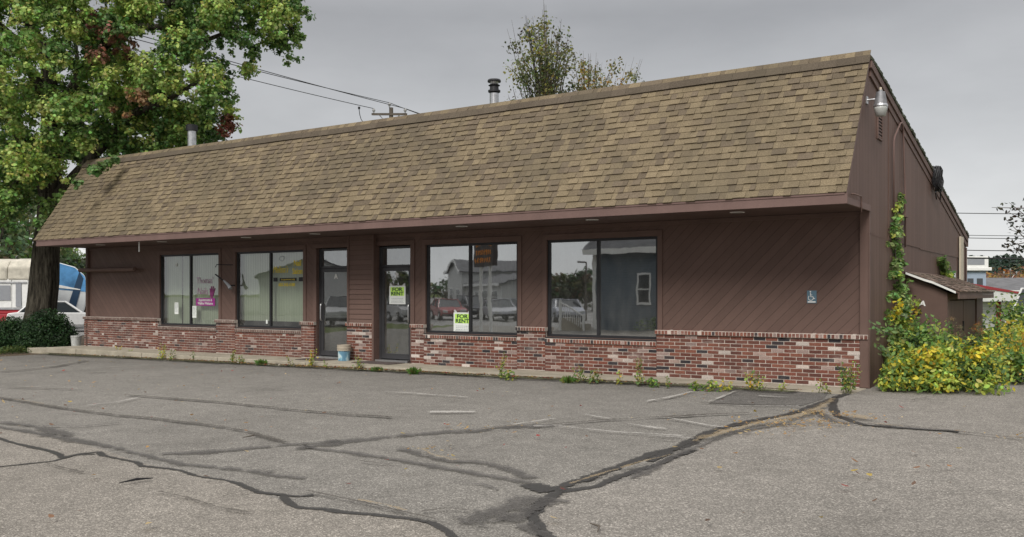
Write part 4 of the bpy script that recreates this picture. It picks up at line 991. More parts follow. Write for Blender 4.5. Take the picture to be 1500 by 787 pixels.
# ---- big maple on the left
TR = at(61, 480, 29.3); TR.z = g(TR.x)
T = thing('maple_tree', 'huge green maple with reddening sprays leaning over left end of roof', 'tree', TR)
tk = MB()
def tp(px, py, t=29.3): return at(px, py, t)
tk.tube([tp(58, 500), tp(59, 475), tp(61, 450), tp(65, 410), tp(68, 370), tp(71, 330), tp(74, 300), tp(75, 285)], [.58, .49, .44, .41, .385, .37, .36, .37], 30, jit=.09)
def limb(pts, r0, r1): n = len(pts); tk.tube([Vector(p) for p in pts], [r0+(r1-r0)*i/(n-1) for i in range(n)], 9, jit=.05)
limb([tp(74, 292), tp(60, 262), tp(44, 235, 29), tp(22, 190, 28.5), tp(-20, 120, 28)], .27, .10)
limb([tp(76, 292), tp(74, 240), tp(73, 190), tp(74, 130), tp(66, 75), tp(40, 30), tp(-10, -60)], .36, .10)
limb([tp(80, 295), tp(108, 262, 29), tp(140, 225, 28.6), tp(190, 170, 28.2), tp(250, 130, 28)], .25, .06)
limb([tp(74, 200), tp(95, 150, 29.6), tp(125, 95, 30), tp(165, 45, 30), tp(200, 0, 30)], .22, .08)
limb([tp(150, 70, 30), tp(190, 38, 29.5), tp(235, 40, 29), tp(300, 60, 28.5), tp(350, 40, 28.5)], .15, .05)
limb([tp(165, 45, 30), tp(230, 10, 29.5), tp(310, -10, 29), tp(390, 10, 28.5), tp(430, 45, 28.5)], .14, .03)
limb([tp(72, 150), tp(40, 95, 29.5), tp(20, 55, 30), tp(-30, 10, 30)], .2, .08)
limb([tp(190, 170, 28.2), tp(240, 150, 28), tp(290, 120, 27.8), tp(325, 110, 27.8)], .10, .03)
limb([tp(75, 240), tp(100, 200, 30.5), tp(120, 140, 32), tp(110, 60, 33)], .2, .06)
limb([tp(44, 250, 29), tp(20, 270, 28), tp(0, 290, 27.6)], .1, .03)
crown = Fol()
POLY = [(-260, -230), (380, -230), (430, -60), (441, 0), (448, 30), (444, 60), (428, 68), (408, 72), (388, 66), (372, 75), (366, 112), (346, 100), (332, 86), (322, 95), (340, 125), (347, 165), (334, 200), (300, 215), (240, 224), (165, 240), (146, 250), (118, 268), (92, 296), (62, 286), (45, 285), (20, 312), (-120, 345), (-260, 200)]
def inside(x, y):
    c = False; n = len(POLY)
    for i in range(n):
        (x0, y0), (x1, y1) = POLY[i], POLY[(i+1) % n]
        if (y0 > y) != (y1 > y) and x < (x1-x0)*(y-y0)/(y1-y0)+x0: c = not c
    return c
GAPS = [(215, 65, 23, 15), (148, 5, 20, 9), (64, 108, 15, 16), (14, 30, 9, 20), (66, 43, 12, 9), (306, 62, 6, 14), (100, 108, 8, 8), (62, 178, 6, 14), (345, 85, 10, 16), (240, 4, 10, 6), (115, 75, 7, 7), (318, 150, 5, 12), (180, 110, 5, 6), (285, 135, 6, 8), (105, 250, 10, 10), (270, 100, 5, 8), (30, 75, 7, 9)]
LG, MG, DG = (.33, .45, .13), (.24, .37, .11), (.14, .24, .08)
nclu = 0
for _ in range(9000):
    if nclu >= 900: break
    px, py = random.uniform(-260, 450), random.uniform(-230, 345)
    vis = px > -15 and py > -15
    if not vis and random.random() < .7: continue
    if not inside(px, py): continue
    if any(((px-a)/(w+9))**2+((py-b)/(h+9))**2 < 1 for a, b, w, h in GAPS): continue
    ex_ = (px-60)/380; dpt = 3.6*math.sqrt(max(.08, 1-min(1, ex_*ex_)))
    front = random.random(); tt = 29.3-dpt*(1-2*front)
    if px > 130 and py > 150: tt = max(tt, 28.4)
    tt = max(tt, 26.2 if px < 120 else 27.0)
    # keep the crown off the roof: above ridge plane it may overhang
    c = at(px, py, tt)
    if c.x > XL-.3 and c.z < RZ+.35 and c.y > -2.2: tt = 31.5; c = at(px, py, tt); 
    if c.x > XL-.6 and c.z < RZ+.45: continue
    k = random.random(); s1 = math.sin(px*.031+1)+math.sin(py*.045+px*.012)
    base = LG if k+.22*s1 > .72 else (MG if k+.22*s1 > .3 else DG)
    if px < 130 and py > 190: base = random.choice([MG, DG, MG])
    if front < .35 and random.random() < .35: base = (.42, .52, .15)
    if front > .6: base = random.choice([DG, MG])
    rr = random.uniform(.30, .52)*(1 if vis else 1.3); nl = 105 if vis else 60
    edge = not inside(px+16, py+10)
    if edge: rr *= .7; nl = 70
    if ((px-170)**2+(py-48)**2 < 16**2 or (px-155)**2+(py-85)**2 < 12**2) and front < .5: base = (.33, .17, .12)
    if (px-140)**2+(py-16)**2 < 18**2 and front < .5: base = (.34, .13, .12)
    if (px-165)**2+(py-138)**2 < 13**2 and front < .4: base = (.42, .32, .13)
    if (px-203)**2+(py-130)**2 < 13**2 and front < .35: base = (.32, .19, .10)
    if (px-345)**2+(py-172)**2 < 14**2 or ((px-435)**2+(py-70)**2 < 12**2): base = (.24, .09, .06)
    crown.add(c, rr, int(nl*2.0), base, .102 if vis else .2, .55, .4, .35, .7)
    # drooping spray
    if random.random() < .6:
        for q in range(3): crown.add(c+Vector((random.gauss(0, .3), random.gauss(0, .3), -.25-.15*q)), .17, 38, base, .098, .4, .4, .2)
    if random.random() < .25: tk.tube([c+Vector((0, 0, .3)), c, c+Vector((random.gauss(0, .4), random.gauss(0, .3), -.4))], [.03, .02, .006], 4)
    nclu += 1
for px, py, t in ((150, 244, 25.2), (141, 250, 25.2), (134, 247, 25.3), (127, 258, 25), (158, 238, 25.4), (168, 234, 25.5), (122, 262, 24.9), (84, 308, 26.5), (76, 318, 26.8), (92, 312, 26.4), (135, 255, 28.4), (128, 268, 28), (105, 285, 27.6), (92, 300, 27.4), (80, 305, 27.6), (142, 246, 28.6), (115, 275, 27.8), (88, 290, 27.5), (150, 243, 28.2), (72, 296, 27.5), (5, 318, 28), (20, 300, 28.2), (-5, 300, 28)):
    c = at(px, py, t)
    if t > 26 and c.x > XL-.1 and c.z < RZ and c.y > OV: continue
    crown.add(c+Vector((random.gauss(0, .08),)*3), .26 if t > 26 else .17, 70 if t > 26 else 45, random.choice([MG, DG, MG]) if t > 26 else DG, .12, .5, .4, .3)
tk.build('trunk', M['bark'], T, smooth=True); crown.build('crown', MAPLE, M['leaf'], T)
# ---- generic small trees
def tree(name, label, cat, base, H, pxblobs, t, pal, size, per, r, stemr=.12, tmpl=DIAM, group=None, mt='twig', depth=1.2, droop=0):
    T = thing(name, label, cat, base, group=group); fo = Fol(); st = MB(); cs = []
    for px, py, n in pxblobs:
        for _ in range(n):
            c = at(px+random.gauss(0, 7), py+random.gauss(0, 6), t+random.gauss(0, depth)); cs.append(c); b_ = random.choice(pal); v = random.uniform(.8, 1.2)
            fo.add(c, random.uniform(.6, 1.2)*r, per, tuple(k*v for k in b_), size, .2, .4, .1, 1)
    top = max(cs, key=lambda c: c.z); b0 = Vector(base); mid = b0.lerp(top, .5); st.tube([b0, b0.lerp(mid, .5), mid, mid.lerp(top, .5), top], [stemr, stemr*.85, stemr*.6, stemr*.4, stemr*.12], 8)
    for c in cs:
        k = random.uniform(.3, .8); s0 = b0.lerp(top, k) if top.z*k < c.z else b0.lerp(top, .35); m2 = s0.lerp(c, .55)+Vector((0, 0, random.uniform(0, .3)))
        st.tube([s0, m2, c, c+(c-m2)*.3], [stemr*.22, stemr*.14, stemr*.07, .004], 4)
    st.build('trunk', M[mt], T); fo.build('crown', tmpl, M['leaf'], T); return T
BP = [(.13, .15, .06), (.09, .11, .045), (.2, .2, .05), (.10, .10, .06)]
b0 = at(805, 430, 38); b0.z = .05
tree('birch_tree', 'thin leafed taller tree behind the roof right of the stove pipe', 'tree', b0, 12,
     [(778, 45, 3), (795, 40, 4), (785, 60, 5), (812, 58, 4), (800, 78, 9), (820, 80, 7), (780, 85, 5), (765, 95, 4), (800, 105, 9), (822, 102, 6), (785, 115, 7), (765, 125, 4), (810, 128, 9), (790, 145, 8), (765, 150, 4), (750, 152, 3), (825, 140, 5), (808, 155, 6), (755, 75, 2), (750, 97, 1), (830, 62, 1)], 38, BP, .13, 34, .55, .16)
b0 = at(868, 430, 40); b0.z = .05
tree('birch_tree', 'shorter thin leafed tree behind the roof at far right of the pair', 'tree', b0, 9,
     [(852, 90, 3), (855, 108, 5), (872, 105, 4), (850, 125, 6), (870, 125, 7), (880, 138, 5), (855, 142, 6), (895, 130, 4), (845, 150, 5), (870, 148, 5), (893, 98, 2), (900, 104, 1), (915, 120, 3), (925, 118, 2), (905, 140, 3), (932, 128, 1)], 40, [(.15, .16, .06), (.22, .19, .05), (.1, .12, .05), (.3, .2, .04)], .12, 26, .5, .12)
b0 = at(1540, 470, 19); b0.z = .05
tree('roadside_tree', 'small dark leafed tree reaching into the right edge of photo', 'tree', b0, 4,
     [(1490, 308, 2), (1478, 306, 1), (1483, 328, 1), (1492, 322, 1), (1498, 335, 2), (1478, 355, 1), (1486, 358, 1), (1497, 362, 2), (1515, 300, 4), (1520, 330, 5), (1545, 310, 6), (1530, 365, 5), (1570, 330, 6), (1560, 280, 4), (1540, 350, 5), (1510, 375, 2), (1600, 300, 5), (1590, 350, 5)], 19, [(.05, .055, .04), (.07, .075, .05), (.06, .05, .04)], .085, 12, .2, .09, OVAL, depth=.4)
# left background trees
def bigtree(base, H, rad, pal, label, size=.35, n=26, per=70, group=None, name='leafy_tree'):
    T = thing(name, label, 'tree', base, group=group); b0 = Vector(base); fo = Fol(); st = MB()
    st.tube([b0, b0+Vector((.1, 0, H*.3)), b0+Vector((0, .1, H*.75))], [.28, .2, .06], 8)
    for _ in range(n):
        d = Vector((random.gauss(0, 1), random.gauss(0, 1), random.gauss(0, 1))).normalized()*random.uniform(.4, .95); c = b0+Vector((d.x*rad, d.y*rad, H*.58+d.z*H*.42))
        fo.add(c, rad*random.uniform(.25, .42), per, tuple(k*random.uniform(.75, 1.25) for k in random.choice(pal)), size, .5, .4, .4)
        st.tube([b0+Vector((0, 0, H*.3)), b0.lerp(c, .6), c], [.09, .06, .02], 5)
    st.build('trunk', M['bark'], T); fo.build('crown', MAPLE, M['leaf'], T); return T
PG = [(.17, .22, .08), (.12, .17, .06), (.09, .13, .05)]
for px, t, H, rad, lab in ((15, 58, 8.8, 3.8, 'pale green tree behind truck at left photo edge'), (-40, 52, 9.5, 4, 'tall green tree just outside left of the truck'), (50, 66, 8.5, 3.5, 'green tree hidden partly by the maple trunk'), (98, 64, 5.2, 3, 'low dark tree behind the blue camper under the eave'), (125, 70, 5, 3, 'dark tree behind left wall corner'), (70, 75, 6.5, 3.5, 'distant tree between truck and camper')):
    p = at(px, 440, t); bigtree((p.x, p.y, g(p.x)), H, rad, PG if px < 80 else [(.07, .11, .045), (.05, .08, .035)], lab, .3, 30, 80, group='trees behind the parked vehicles')
# hedge, ivy at left
for c, r, n, lab in (((-24.15, -.1), (1.0, .85, 1.28), 5200, 'dark green rounded yew bush at left corner of building'), ((-25.5, -.5), (1.1, .85, 1.05), 4000, 'lower dark green yew bush at foot of the maple trunk')):
    shrub('yew_bush', lab, 'bush', c, r, n*2, [(.04, .085, .035), (.055, .11, .04), (.028, .055, .025)], .07, OVAL, clumps=46, upb=.9, group='yew bushes at left corner')
shrub('brown_bush', 'reddish brown leafed bush at left photo edge', 'bush', (-27.2, -.6), (.8, .7, .85), 1500, [(.14, .07, .05), (.10, .08, .04), (.18, .12, .07)], .07)
P = np.stack([rng.uniform(-30, -22.7, 7000), rng.uniform(-2.2, -.5, 7000)-0, np.zeros(7000)], 1); P[:, 1] += .25*np.sin(P[:, 0]*3); keep = P[:, 0]*.12+P[:, 1] < 99; 
P[:, 2] = np.array([g(x) for x in P[:, 0]])+.03+.22*rng.random(7000)*(.6+.4*np.sin(P[:, 0]*4+P[:, 1]*3)); P = P[(P[:, 0] < -23.3-.0*P[:, 1])]
o = leaves('ground_ivy', P, rng.normal(size=P.shape)*.5+np.array([0, 0, 1]), .07*(.6+.7*rng.random(len(P))), np.array([(.075, .12, .035)])*(.6+.8*rng.random((len(P), 1)))+np.array([(.06, .03, 0)])*(rng.random((len(P), 1)) > .8), OVAL, M['leaf'])
tag(o, 'low green ground ivy along the left edge of the lot', 'ground cover', kind='stuff')
# ================================================================== VEHICLES
def wheel(mb_t, mb_r, x, y, r, w): pass
def add_wheels(T, spots, r, w):
    for x, y in spots:
        t = MB().lathe([(r*.55, -w/2), (r*.93, -w/2), (r, -w*.35), (r, w*.35), (r*.93, w/2), (r*.55, w/2)], x, r, 20, axis='y'); 
        for i, v in enumerate(t.v): t.v[i] = (v[0], v[1]+y, v[2])
        o = t.build('wheel', M['rubber'], T); q = MB().lathe([(r*.2, -w/2-.006), (r*.5, -w/2-.012), (r*.56, -w/2-.004), (r*.56, w/2+.004), (r*.5, w/2+.012), (r*.2, w/2+.006)], x, r, 16, axis='y')
        for i, v in enumerate(q.v): q.v[i] = (v[0], v[1]+y, v[2])
        q.build('rim', M['chrome'], o)
def car(label, col, loc, rz, suv=0, group=None):
    T = thing('parked_car', label, 'car', loc, world=False, rz=rz, group=group); h = .12 if suv else 0; W = .88
    m = flat('car_paint_%d_%d_%d' % tuple(int(c*100) for c in col), col, .25, spec=.6)
    pr = [(-2.15, .32), (2.1, .32), (2.2, .5), (2.15, .72+h), (1.2, .88+h), (.95, .92+h), (-1.75, .95+h), (-2.15, .9+h), (-2.2, .6)]
    b = MB().prism(pr, 'y', -W, W); b.build('body', m, T, bevel=.05)
    c = MB(); lo = [(.95, .9+h), (-1.75, .93+h)] if not suv else [(.9, .9+h), (-2.1, .95+h)]; hi = [(.25, 1.42+h), (-1.2, 1.40+h)] if not suv else [(.25, 1.55+h), (-1.95, 1.55+h)]
    wi = W-.05; wt = W-.22
    c.hexa([(lo[1][0], -wi, lo[1][1]), (lo[0][0], -wi, lo[0][1]), (lo[0][0], wi, lo[0][1]), (lo[1][0], wi, lo[1][1]), (hi[1][0], -wt, hi[1][1]), (hi[0][0], -wt, hi[0][1]), (hi[0][0], wt, hi[0][1]), (hi[1][0], wt, hi[1][1])])
    c.build('glasshouse', M['tint'], T, bevel=.04)
    r = MB(); r.box(hi[1][0]-.05, hi[0][0]+.03, -wt-.01, wt+.01, hi[0][1]-.01, hi[0][1]+.04)
    for s in (-1, 1):
        for xa, xb in ((lo[0][0], hi[0][0]), (-.45, -.45), (lo[1][0], hi[1][0])): r.tube([(xa, s*wi, lo[0][1]), (xb, s*wt, hi[0][1])], .045, 4)
    r.build('roof', m, T, bevel=.015)
    for s in (-1, 1):
        MB().box(2.06, 2.19, s*.62-.17, s*.62+.17, .58, .72).build('headlight', M['lens'], T, bevel=.03); MB().box(-2.2, -2.1, s*.68-.14, s*.68+.14, .62+h, .8+h).build('tail_light', M['red'], T, bevel=.02)
    MB().box(-2.26, -2.1, -W+.05, W-.05, .35, .52).box(2.1, 2.26, -W+.05, W-.05, .35, .5).build('bumper', M['black'], T, bevel=.03)
    add_wheels(T, [(1.35, -W+.05), (1.35, W-.05), (-1.35, -W+.05), (-1.35, W-.05)], .33, .22); return T
def gl(px, t): p = at(px, 440, t); return (p.x, p.y, g(p.x)+.02)
# white and red lorry with a cream tarp load, left
p = gl(-96, 44); T = thing('flatbed_truck', 'white lorry with cream tarped load and red skirt at left photo edge', 'truck', p, world=False, rz=YAW+.1+PI)
MB().box(-4.8, 1.5, -1.2, 1.2, .85, 1.05).box(-4.8, 1.5, -1.22, 1.22, .45, .84).build('red_chassis', M['red'], T, bevel=.03)
tb = MB(); prof = [(-1.2, 1.05), (1.2, 1.05), (1.22, 2.5), (1.0, 3.15), (.5, 3.3), (-.5, 3.3), (-1.0, 3.15), (-1.22, 2.5)]
for i in range(8):
    a, b = -4.8+i*.75, -4.8+(i+1)*.75; k = 1+random.uniform(-.03, .02); tb.prism([(y, 1.05+(z-1.05)*k) for y, z in prof], 'x', a, b-.01)
tb.build('white_body', M['white'], T, bevel=.03)
tb = MB()
for i in range(6):
    a = -4.9+i*1.02; k = random.uniform(.97, 1.03); tb.prism([(-1.27, 2.45*k), (1.27, 2.45*k), (1.25, 3.05*k), (.9, 3.38*k), (0, 3.5*k), (-.9, 3.38*k), (-1.25, 3.05*k)], 'x', a, a+1.03)
tb.build('tarp', simple('cream_tarp', (.48, .45, .38), .9, var=.3, scale=2, bmp=.02), T, bevel=.08)
MB().prism([(1.55, .6), (3.9, .6), (4.0, 1.4), (3.7, 1.75), (3.2, 2.75), (1.55, 2.85)], 'y', -1.15, 1.15).build('cab', M['white'], T, bevel=.08)
MB().prism([(1.9, 1.75), (3.35, 1.75), (3.05, 2.5), (1.9, 2.55)], 'y', -1.165, 1.165).box(2.0, 2.02, -.1, .1, 1, 1.1).build('side_window', M['tint'], T)
for xa, xb, za, zb in ((-4.5, -4.25, 1.2, 2.3), (-4.0, -3.3, 1.5, 2.2), (-2.9, -2.2, 1.15, 1.9), (-1.4, -.6, 1.3, 2.2)): MB().box(xa, xb, 1.222, 1.245, za, zb).build('grey_panel', flat('mid_grey', (.25, .26, .28)), T)
for xa, xb, za, zb in ((-4.75, -3.1, 2.3, 2.38), (-4.75, -.2, 1.06, 1.16)): MB().box(xa, xb, 1.222, 1.26, za, zb).build('side_rail', M['galv'], T)
add_wheels(T, [(2.8, -1.0), (2.8, 1.0), (-3.2, -1.0), (-3.2, 1.0), (-4.2, -1.0), (-4.2, 1.0)], .48, .3)
# blue and white camper
p = gl(80, 48); T = thing('camper_trailer', 'white camper trailer with blue rounded front between trunk and wall', 'camper', p, world=False, rz=YAW+.46)
prof = [(-4.6, .6), (1.3, .6), (1.45, 1.2), (1.6, 1.9), (1.42, 2.75), (.95, 3.2), (.2, 3.42), (-4.4, 3.55), (-4.6, 3.4)]
MB().prism(prof, 'y', -1.2, 1.2).build('body', flat('camper_white', (.6, .62, .63), .4), T, bevel=.08)
for s in (-1, 1):
    y0, y1 = (-1.215, -1.203) if s < 0 else (1.203, 1.215)
    MB().prism([(-1.6, 2.2), (1.55, 1.9), (1.40, 2.72), (.93, 3.16), (.2, 3.38), (-2.2, 3.42), (-2.2, 2.9)], 'y', y0, y1).build('blue_panel', simple('sky_blue_graphic', (.09, .25, .48), .4, var=.45, scale=1.2), T)
    y0, y1 = (-1.228, -1.217) if s < 0 else (1.217, 1.228)
    MB().prism([(-.5, .95), (-.05, .95), (-.9, 2.8), (-1.3, 2.8)], 'y', y0, y1).prism([(.55, .95), (.95, .95), (1.35, 2.6), (1.15, 2.95)], 'y', y0, y1).build('dark_stripe', flat('navy_graphic', (.03, .06, .11), .4), T)
    y0, y1 = (-1.241, -1.23) if s < 0 else (1.23, 1.241)
    MB().prism([(-1.6, 2.3), (1.2, 2.0), (1.2, 2.04), (-.6, 2.45), (-1.6, 2.6)], 'y', y0, y1).build('white_swoosh', M['white'], T)
    MB().box(-3.6, -2.6, y0, y1, 1.8, 2.6).box(-1.5, -.9, y0, y1, 1.3, 1.8).build('window', M['tint'], T)
add_wheels(T, [(-2.6, -1.05), (-2.6, 1.05), (-1.7, -1.05), (-1.7, 1.05)], .38, .25)
car('white parked car in front of the blue camper behind trunk', (.62, .62, .62), gl(88, 43.5), YAW+.44, group='cars parked around the lot')
car('white car mostly hidden by golden bush at right photo edge', (.7, .7, .7), gl(1606, 27), YAW-1.2, 1, group='cars parked around the lot')
# ================================================================== RIGHT BACKGROUND
def house(name, label, cat, loc, rz, W, D, H, RH, wm, rm, ridge='x', trimm=None, windows=(), doors=(), extra=None, ov=.35, group=None):
    """gabled house; front faces local -y"""
    T = thing(name, label, cat, loc, world=False, rz=rz, group=group)
    w = MB(); w.box(-W/2, W/2, 0, D, -.6, H)
    if ridge == 'x': w.prism([(0, H), (D, H), (D/2, H+RH)], 'x', -W/2, W/2)
    else: w.prism([(-W/2, H), (W/2, H), (0, H+RH)], 'y', 0, D)
    w.build('wall', wm, T)
    r = MB(); th = .14
    if ridge == 'x':
        for s in (0, 1):
            ya, yb = ((-ov, D/2) if s == 0 else (D+ov, D/2)); k = RH/(D/2); za = H-ov*k
            r.hexa([(-W/2-ov, ya, za+.02), (W/2+ov, ya, za+.02), (W/2+ov, yb, H+RH+.02), (-W/2-ov, yb, H+RH+.02), (-W/2-ov, ya, za+th), (W/2+ov, ya, za+th), (W/2+ov, yb, H+RH+th), (-W/2-ov, yb, H+RH+th)])
    else:
        for s in (-1, 1):
            k = RH/(W/2); xa = s*(W/2+ov); za = H-ov*k
            r.hexa([(xa, -ov, za+.02), (0, -ov, H+RH+.02), (0, D+ov, H+RH+.02), (xa, D+ov, za+.02), (xa, -ov, za+th), (0, -ov, H+RH+th), (0, D+ov, H+RH+th), (xa, D+ov, za+th)])
    r.build('roof', rm, T)
    if trimm:
        f = MB()
        if ridge == 'x': k = RH/(D/2); f.box(-W/2-ov-.01, W/2+ov+.01, -ov-.04, -ov+.0, H-ov*k-.12, H-ov*k+th); 
        else:
            k = RH/(W/2)
            for s in (-1, 1):
                xa = s*(W/2+ov+.02); za = H-ov*k
                f.hexa([(xa, -ov-.05, za-.12), (0, -ov-.05, H+RH-.12), (0, -ov-.01, H+RH-.12), (xa, -ov-.01, za-.12), (xa, -ov-.05, za+th+.02), (0, -ov-.05, H+RH+th+.02), (0, -ov-.01, H+RH+th+.02), (xa, -ov-.01, za+th+.02)])
        for s in (-1, 1): f.box(s*W/2-.09, s*W/2+.09, -.03, -.002, -.5, H)
        f.build('trim', trimm, T)
    for (x, z, ww, hh) in windows:
        o = MB().box(x-ww/2-.09, x+ww/2+.09, -.05, -.004, z-.1, z+hh+.1).build('window', M['white'], T); MB().box(x-ww/2, x+ww/2, -.06, -.052, z, z+hh/2-.03).box(x-ww/2, x+ww/2, -.06, -.052, z+hh/2+.03, z+hh).build('pane', M['tint'], o)
    for (x, ww, hh) in doors: MB().box(x-ww/2, x+ww/2, -.05, -.004, -.1, hh).build('door', M['white'], T, bevel=.02)
    return T
def clap(name, c, sp=.12):
    m, nt, b, o = mat(name); s = N(nt, 'ShaderNodeSeparateXYZ'); L(nt, pos(nt), s.inputs[0]); f = mth(nt, 'FRACT', mth(nt, 'DIVIDE', s.outputs[2], sp))
    L(nt, ramp(nt, f, [(0, tuple(v*.5 for v in c)), (.14, tuple(v*.9 for v in c)), (1, c)]), b.inputs['Base Color']); b.inputs['Roughness'].default_value = .7; return m
M['clapwhite'] = clap('white_clapboard', (.62, .62, .60)); M['clapgrey'] = clap('blue_grey_clapboard', (.12, .15, .18)); M['clapcream'] = clap('cream_clapboard', (.55, .53, .44))
# white cottage with red edged mono roof
p = at(1440, 470, 40); p.z = -.1
T = thing('white_cottage', 'white clapboard cottage with red edged low roof and red post', 'house', p, world=True)
def P3(px, py, t): return at(px, py, t)
fr = [P3(1404, 470, 38), P3(1461, 470, 40)]; d = (fr[1]-fr[0]); d.z = 0; n_ = Vector((-d.y, d.x, 0)).normalized()*5
a0, a1 = fr; H = 1.2
def vq(p, z): return (p.x, p.y, z)
m_ = MB(); m_.hexa([vq(a0, -.4), vq(a1, -.4), vq(a1+n_, -.4), vq(a0+n_, -.4), vq(a0, H), vq(a1, H), vq(a1+n_, H), vq(a0+n_, H)]); m_.build('wall', M['clapwhite'], T)
e = d.normalized(); q = -n_.normalized()*.5; b1 = a1+e*1.35
m_ = MB(); m_.hexa([vq(a0+q, H), vq(b1+q, H-.02), vq(b1+n_, H-.02), vq(a0+n_, H), vq(a0+q, H+.72), vq(b1+q, H+.34), vq(b1+n_, H+.34), vq(a0+n_, H+.72)]); m_.build('roof', M['roofgrey'], T)
q2 = q*1.08; m_ = MB(); m_.hexa([vq(a0+q2, H), vq(b1+q2, H), vq(b1+q*1.01, H), vq(a0+q*1.01, H), vq(a0+q2, H+.60), vq(b1+q2, H+.28), vq(b1+q*1.01, H+.28), vq(a0+q*1.01, H+.60)]); m_.build('fascia', M['white'], T)
q3 = q*1.14; m_ = MB(); m_.hexa([vq(a0+q3, H+.61), vq(b1+q3, H+.285), vq(b1+q, H+.285), vq(a0+q, H+.61), vq(a0+q3, H+.75), vq(b1+q3, H+.36), vq(b1+q, H+.36), vq(a0+q, H+.75)]); m_.build('red_edge', M['red'], T)
pp = a1+q*.1; m_ = MB(); m_.box(pp.x-.09, pp.x+.09, pp.y-.09, pp.y+.09, -.4, H); m_.build('red_post', M['red'], T)
m_ = MB()
for k in range(3): c = a1+e*(.6+.5*k)+q*.2; m_.box(c.x-.05, c.x+.05, c.y-.05, c.y+.05, -.3, H)
m_.build('porch_post', M['white'], T)
# houses beyond
p = gl(1475, 62); T1 = house('long_grey_roof_house', 'low house with long dark grey roof behind the white cottage', 'house', p, YAW-.15, 15, 8, 1.75, .85, M['clapcream'], M['roofgrey'], 'x', M['white'], [(2, .6, .9, .9), (4.2, .6, .9, .9)])
MB().box(-1.15, -.95, 1.2, 1.4, 1.7, 3.4).build('vent_pipe', M['black'], T1); MB().box(3.6, 3.9, 2.0, 2.3, 2.2, 3.3).build('vent_pipe', M['black'], T1)
p = gl(1588, 50); house('cream_house', 'cream clapboard house with dark roof at right photo edge', 'house', p, YAW-.2, 7, 7, 1.05, .5, M['clapcream'], M['roofgrey'], 'x', M['black'], [(-3.0, -.1, .45, .7), (-2.1, .1, .7, .5)])
p = gl(1416, 55)
T = thing('dormer_tower', 'narrow pale blue building with flat white top just past the end wall', 'building', p, world=False, rz=YAW)
MB().box(-.65, .65, -1, 1, -.3, 2.9).build('wall', flat('pale_blue_wall', (.3, .36, .44)), T); MB().box(-.9, .9, -1.2, 1.2, 2.95, 3.15).box(-.8, .75, -1.1, 1.1, 3.15, 3.8).build('flat_top', M['white'], T, bevel=.03)
MB().box(-.45, -.1, -1.02, -1.003, 1.5, 2.5).box(.1, .45, -1.02, -1.003, 1.5, 2.5).build('window', M['tint'], T); MB().box(-.5, .5, -1.12, -1.103, 3.3, 3.65).build('upper_window', flat('mid_grey', (.25, .26, .28)), T)
# hill + woods
def hill(name, pts, t0, t1, m):
    mb = MB()
    for (pa, ha), (pb, hb) in zip(pts, pts[1:]):
        a, b, c, d = at(pa, 431, t0), at(pb, 431, t0), at(pb, 431, t1), at(pa, 431, t1)
        mb.quad((a.x, a.y, -1), (b.x, b.y, -1), (c.x, c.y, hb), (d.x, d.y, ha)); 
        e_, f_ = at(pb, 431, t1*1.6), at(pa, 431, t1*1.6); mb.quad((d.x, d.y, ha), (c.x, c.y, hb), (e_.x, e_.y, -1), (f_.x, f_.y, -1))
    return tag(mb.build(name, m), kind='structure')
hill('wooded_hill', [(900, 2), (1200, 5), (1400, 7), (1460, 9), (1520, 11), (1700, 14), (2300, 8), (3200, 2)], 170, 420, M['grass'])
fo = Fol(); fa = Fol()
for _ in range(620):
    px = random.uniform(1330, 1800); k = random.uniform(0, 1); t = 260+160*k; hh = 2+(9+(px-1400)*.012)*k; H = random.uniform(5, 9); r = random.uniform(1.6, 2.6)
    p = at(px, 431, t)
    for j in range(4): fo.add((p.x, p.y, hh+H*(.2+.22*j)), r*(1-.2*j), 12, (.045, .07, .048), 1.7, .3, .35, .5)
o = fo.build('evergreen_wood', DIAM, M['leaf']); tag(o, 'distant dark evergreen wood along the hilltop at right', 'wood', kind='stuff')
for _ in range(420):
    px = random.uniform(1380, 1800); t = random.uniform(150, 185); p = at(px, 431, t); H = random.uniform(4.0, 6.6)*(.85 if px < 1430 else 1)
    c = random.choice([(.26, .12, .05), (.3, .17, .05), (.2, .10, .06), (.28, .2, .06), (.17, .12, .06)])
    fa.add((p.x, p.y, H*.6-.3), H*.45, 44, c, .8, .5, .35, .3, .9)
o = fa.build('autumn_wood', DIAM, M['leaf']); tag(o, 'band of orange autumn trees below the distant evergreen hill', 'wood', kind='stuff')
